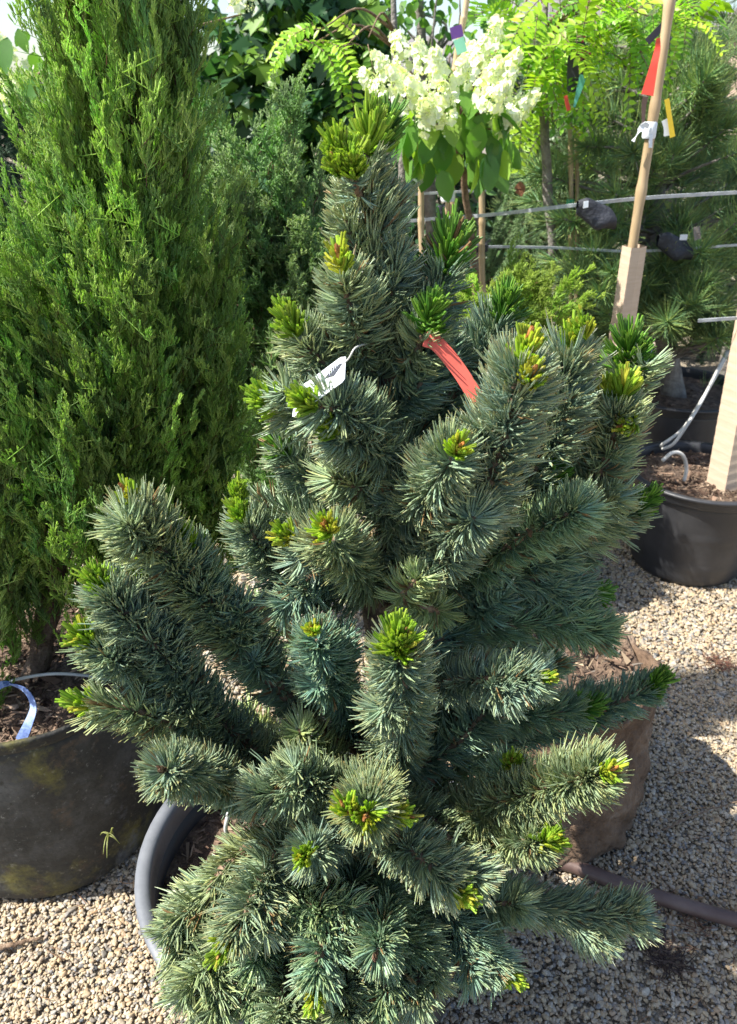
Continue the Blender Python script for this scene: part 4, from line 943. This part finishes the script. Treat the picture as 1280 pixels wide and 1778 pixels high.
for (a, b, c_, d_, Y, r, lab) in [(742, 600, 726, 225, 2.75, .011, 'thin wooden stake left of the hydrangea trunk'), (768, 600, 777, 290, 2.85, .008, 'left cane of a bound pair behind the hydrangea leaves'), (777, 600, 785, 285, 2.85, .009, 'yellow right cane of a bound pair behind the hydrangea leaves'), (845, 650, 833, 300, 2.9, .012, 'stout wooden stake right of the hydrangea trunk'), (995, 900, 989, 225, 3.0, .0095, 'slim cane in front of the weeping spruce'), (1004, 900, 1000, 240, 3.05, .0075, 'thinner cane behind the slim cane by the weeping spruce'), (778, 230, 812, -30, 2.62, .01, 'cane poking up through the hydrangea flowers')]:
    bamboo(P(a, b, Y), P(c_, d_, Y), r, lab, nodes=6)
def wire(pts, w, lab):
    tag(strip('support_strap', pts, w, (0, -.25, 1), M['wire'], None, .002, 60), lab, 'support strap', 'straps tying the stakes together')
wire([P(640, 392, 2.95), P(730, 382, 2.9), P(850, 373, 2.75), P(1000, 356, 2.55), P(1130, 343, 2.6), P(1300, 333, 2.7)], .011, 'upper grey strap running from the hydrangea stakes past the bamboo cane')
wire([P(700, 437, 3.0), P(830, 429, 2.95), P(960, 430, 2.9), P(1110, 436, 2.9), P(1300, 424, 2.9)], .009, 'lower grey strap crossing behind the sleeved bamboo cane')
wire([P(660, 340, 3.4), P(740, 336, 3.35), P(850, 330, 3.3)], .009, 'short faint strap behind the hydrangea stakes')
wire([P(1212, 557, 2.42), P(1270, 553, 2.40), P(1320, 550, 2.42)], .011, 'short bright strap round the guard at the right edge')
# black cloth bundle on the upper strap
def cloth():
    c = P(1036, 374, 2.53); n, m = 26, 16; V = []
    for i in range(n):
        for j in range(m):
            u, v = i / (n - 1), j / (m - 1); a = v * 2 * math.pi
            rr = .012 + .024 * math.sin(math.pi * min(1, u * .9 + .06)) ** .7 * (1 + .35 * math.sin(3 * a + u * 5)) 
            V.append(c + Vector(((u - .5) * .125, math.cos(a) * rr * .7, (.5 - u) * .05 + math.sin(a) * rr + .006 * math.sin(u * 9))))
    Fq = [(i * m + j, i * m + (j + 1) % m, (i + 1) * m + (j + 1) % m, (i + 1) * m + j) for i in range(n - 1) for j in range(m)]
    tag(mesh('cloth_tie', V, Fq, M['cloth']), 'black cloth tie bunched over the upper strap', 'tree tie')
    c2 = P(1172, 430, 2.86); V2 = [Vector(v) - c + c2 for v in V]
    o = mesh('cloth_tie', [c2 + (v - c2) * 1.05 for v in V2], Fq, M['cloth']); tag(o, 'black cloth tie round the grey pine trunk on the lower strap', 'tree tie')
    for (px, py, Y, w, h, lab) in [(776, 367, 2.87, .075, .04, 'black clip holding the bound canes to the upper strap'), (832, 430, 2.93, .07, .03, 'black clip on the lower strap by the stout stake')]:
        cc = P(px, py, Y); prof = [(.002, -h / 2), (w * .42, -h / 2), (w * .5, -h * .35), (w * .46, 0), (w * .5, h * .35), (w * .4, h / 2), (.002, h / 2)]
        V3, F3 = lathe_arr(prof, 16); V3[:, 1] *= .6; tag(mesh('strap_clip', V3 + np.array(cc), F3, M['cloth']), lab, 'strap clip')
    tag(card('strap_buckle', [(-.009, -.009), (.006, -.010), (.010, .008), (-.004, .010)], M['white'], P(1017, 355, 2.5), (1, 0, .3), (-.3, 0, 1), .003), 'small white buckle on the upper strap above the black cloth', 'buckle')
    tag(card('label_card', [(-.013, -.008), (.012, -.010), (.014, .008), (-.012, .010)], M['white'], P(1187, 412, 2.8), (1, 0, .1), (-.1, 0, 1), .003), 'small pale label on the black cloth at the pine trunk', 'plant label')
    tag(card('label_card', [(-.01, -.022), (.012, -.02), (.012, .022), (-.01, .02)], M['greybark'], P(1210, 405, 2.75), (1, 0, .3), (-.3, 0, 1), .003), 'grey dangling label beside the pine trunk', 'plant label')
cloth()
def tie(px, py, Y):
    root = empty('white_tie', P(px, py, Y), 'white tape tie with a loose end on the tall bamboo cane', 'plant tie')
    c = P(px, py, Y); prof = [(.0175, -.022), (.0195, -.018), (.0195, .018), (.0175, .022)]; V, Fq = lathe_arr(prof, 20)
    ax = rotz_to(np.array(s1t - s1b), 0); mesh('band', V @ ax.T + np.array(c), Fq, M['white'], None, root)
    strip('loose_end', [c + Vector((-.01, -.02, .01)), c + Vector((-.03, -.03, .012)), c + Vector((-.052, -.028, -.028))], [.012, .016, .016], (.5, 0, 1), M['white'], root)
    strip('short_end', [c + Vector((0, -.021, -.012)), c + Vector((.002, -.024, -.045))], .01, (1, 0, 0), M['white'], root, n=4)
tie(1128, 226, 2.5)
w2 = P(778, 340, 2.84); V, Fq = lathe_arr([(.022, -.018), (.025, -.012), (.024, .012), (.021, .018)], 18)
tag(mesh('white_tie', V + np.array(w2), Fq, M['white']), 'white tape tie binding the pair of canes', 'plant tie')
w3 = P(990, 352, 2.98); V, Fq = lathe_arr([(.011, -.01), (.014, -.008), (.014, .01), (.011, .012)], 16)
tag(mesh('green_tie', V + np.array(w3), Fq, M['green']), 'bright green tape on the slim cane by the upper strap', 'plant tie')
def tagstrip(name, pts, w, mat, lab, cat='plant label', side=(1, 0, .1)):
    tag(strip(name, pts, w, side, M[mat], None, .0012, 12), lab, cat)
tagstrip('ribbon_tag', [P(1143, 66, 2.46), P(1142, 85, 2.46), P(1136, 112, 2.44), P(1124, 165, 2.42)], [.010, .016, .02, .034], 'red', 'bright red ribbon hanging from the tall bamboo cane', 'ribbon tag')
tagstrip('ribbon_tag', [P(1121, 168, 2.5), P(1118, 185, 2.5), P(1117, 216, 2.5)], [.016, .014, .008], 'hose', 'dull brown ribbon below the bright red one', 'ribbon tag')
tagstrip('plant_label', [P(1158, 172, 2.6), P(1163, 205, 2.6), P(1168, 238, 2.6)], [.014, .014, .016], 'yellow', 'yellow strip label right of the tall bamboo cane')
tagstrip('plant_label', [P(1154, 208, 2.61), P(1158, 222, 2.61), P(1158, 236, 2.61)], .018, 'white', 'small white label behind the yellow strip')
tagstrip('plant_label', [P(1138, 50, 2.55), P(1145, 60, 2.55)], .07, 'dark', 'dark label behind the top of the bamboo cane')
tagstrip('plant_label', [P(791, 45, 2.55), P(795, 66, 2.55)], .034, 'purple', 'purple label above the hydrangea flowers')
tagstrip('plant_label', [P(796, 67, 2.55), P(803, 92, 2.55)], .03, 'mint', 'pale green label just below the purple one')
def pic_label():
    root = empty('plant_label', P(1005, 120, 2.75), 'dark picture label with pink flowers among the locust leaves', 'plant label')
    strip('card', [P(1008, 72, 2.75), P(1003, 100, 2.75), P(1000, 130, 2.75), P(993, 160, 2.75)], [.03, .06, .058, .03], (1, 0, .1), M['dark'], root, .0012)
    A = Acc(); c = P(1010, 92, 2.745)
    pl = [(np.array(c) + np.array([random.gauss(0, .008), -.003, random.gauss(0, .014)]), (random.gauss(0, 1), 0, random.gauss(0, 1)), (0, -1, .1), .01, (.5, .05, .16)) for _ in range(26)]
    leaves(A, OV, pl); A.build('print', M['petal'], root)
    return root
pic_label()
tagstrip('plant_label', [P(1013, 130, 2.72), P(1006, 155, 2.72), P(997, 186, 2.72)], [.022, .018, .006], 'teal', 'pointed teal label hanging below the picture label')
tagstrip('ribbon_tag', [P(982, 166, 2.72), P(985, 180, 2.72), P(988, 192, 2.72)], .012, 'red', 'tiny red ribbon beside the teal label', 'ribbon tag')
tagstrip('ribbon_tag', [P(755, 282, 2.7), P(762, 276, 2.7)], .018, 'red', 'tiny red ribbon under the hydrangea leaves', 'ribbon tag')
tagstrip('dried_leaf', [P(898, 320, 3.0), P(905, 328, 3.0), P(900, 338, 3.0)], .03, 'deadleaf', 'curled brown dried leaf before the dark gap left of the weeping spruce', 'dried leaf')

# ------------------------------------------------------------------ houses far behind
M['wallpaint'] = noisy('house_wall', [(.4, .3, .23), (.46, .35, .27), (.52, .4, .31)], 3, .9, .3, 40)
M['roofing'] = noisy('roof_shingle', [(.13, .12, .125), (.19, .175, .175), (.26, .24, .235)], 12, .9, .5, 30, stretch=(1, 1, 3))
M['glass'] = noisy('window_glass', [(.03, .04, .05), (.05, .065, .08)], 2, .1, 0)
def house(x, y, w, d, h, rh, label):
    root = empty('house', (x, y, 0), label, 'house')
    v, f = box_arr((x, y, h / 2), (w, d, h)); mesh('wall', v, f, M['wallpaint'], None, root, smooth=False)
    o = .35; V = [(x - w / 2 - o, y - d / 2 - o, h + .003), (x + w / 2 + o, y - d / 2 - o, h + .003), (x + w / 2 + o, y + d / 2 + o, h + .003), (x - w / 2 - o, y + d / 2 + o, h + .003), (x - w / 4, y, h + rh), (x + w / 4, y, h + rh)]
    me = bpy.data.meshes.new('roof'); me.from_pydata(V, [], [(0, 1, 5, 4), (1, 2, 5), (2, 3, 4, 5), (3, 0, 4), (3, 2, 1, 0)]); me.materials.append(M['roofing']); r = bpy.data.objects.new('roof', me); COL.objects.link(r); r.parent = root; r.matrix_parent_inverse = root.matrix_basis.inverted()
    for k in (-.28, .28):
        v, f = box_arr((x + w * k, y - d / 2 - .03, h * .55), (1.3, .06, 1.2)); fr = mesh('window', v, f, M['white'], None, root, smooth=False)
        v, f = box_arr((x + w * k, y - d / 2 - .07, h * .55), (1.1, .03, 1.0)); mesh('pane', v, f, M['glass'], None, fr, smooth=False)
house(1.3, 30, 5, 6, 2.1, 1.3, 'low house roof seen between the young tree and the hydrangea at the top')
house(5.6, 24, 4.4, 6, 2.8, 2.0, 'beige house with a grey-brown roof seen through the locust leaves')
house(14.5, 26, 7, 8, 3.2, 2.2, 'pinkish beige house glimpsed at the right edge')
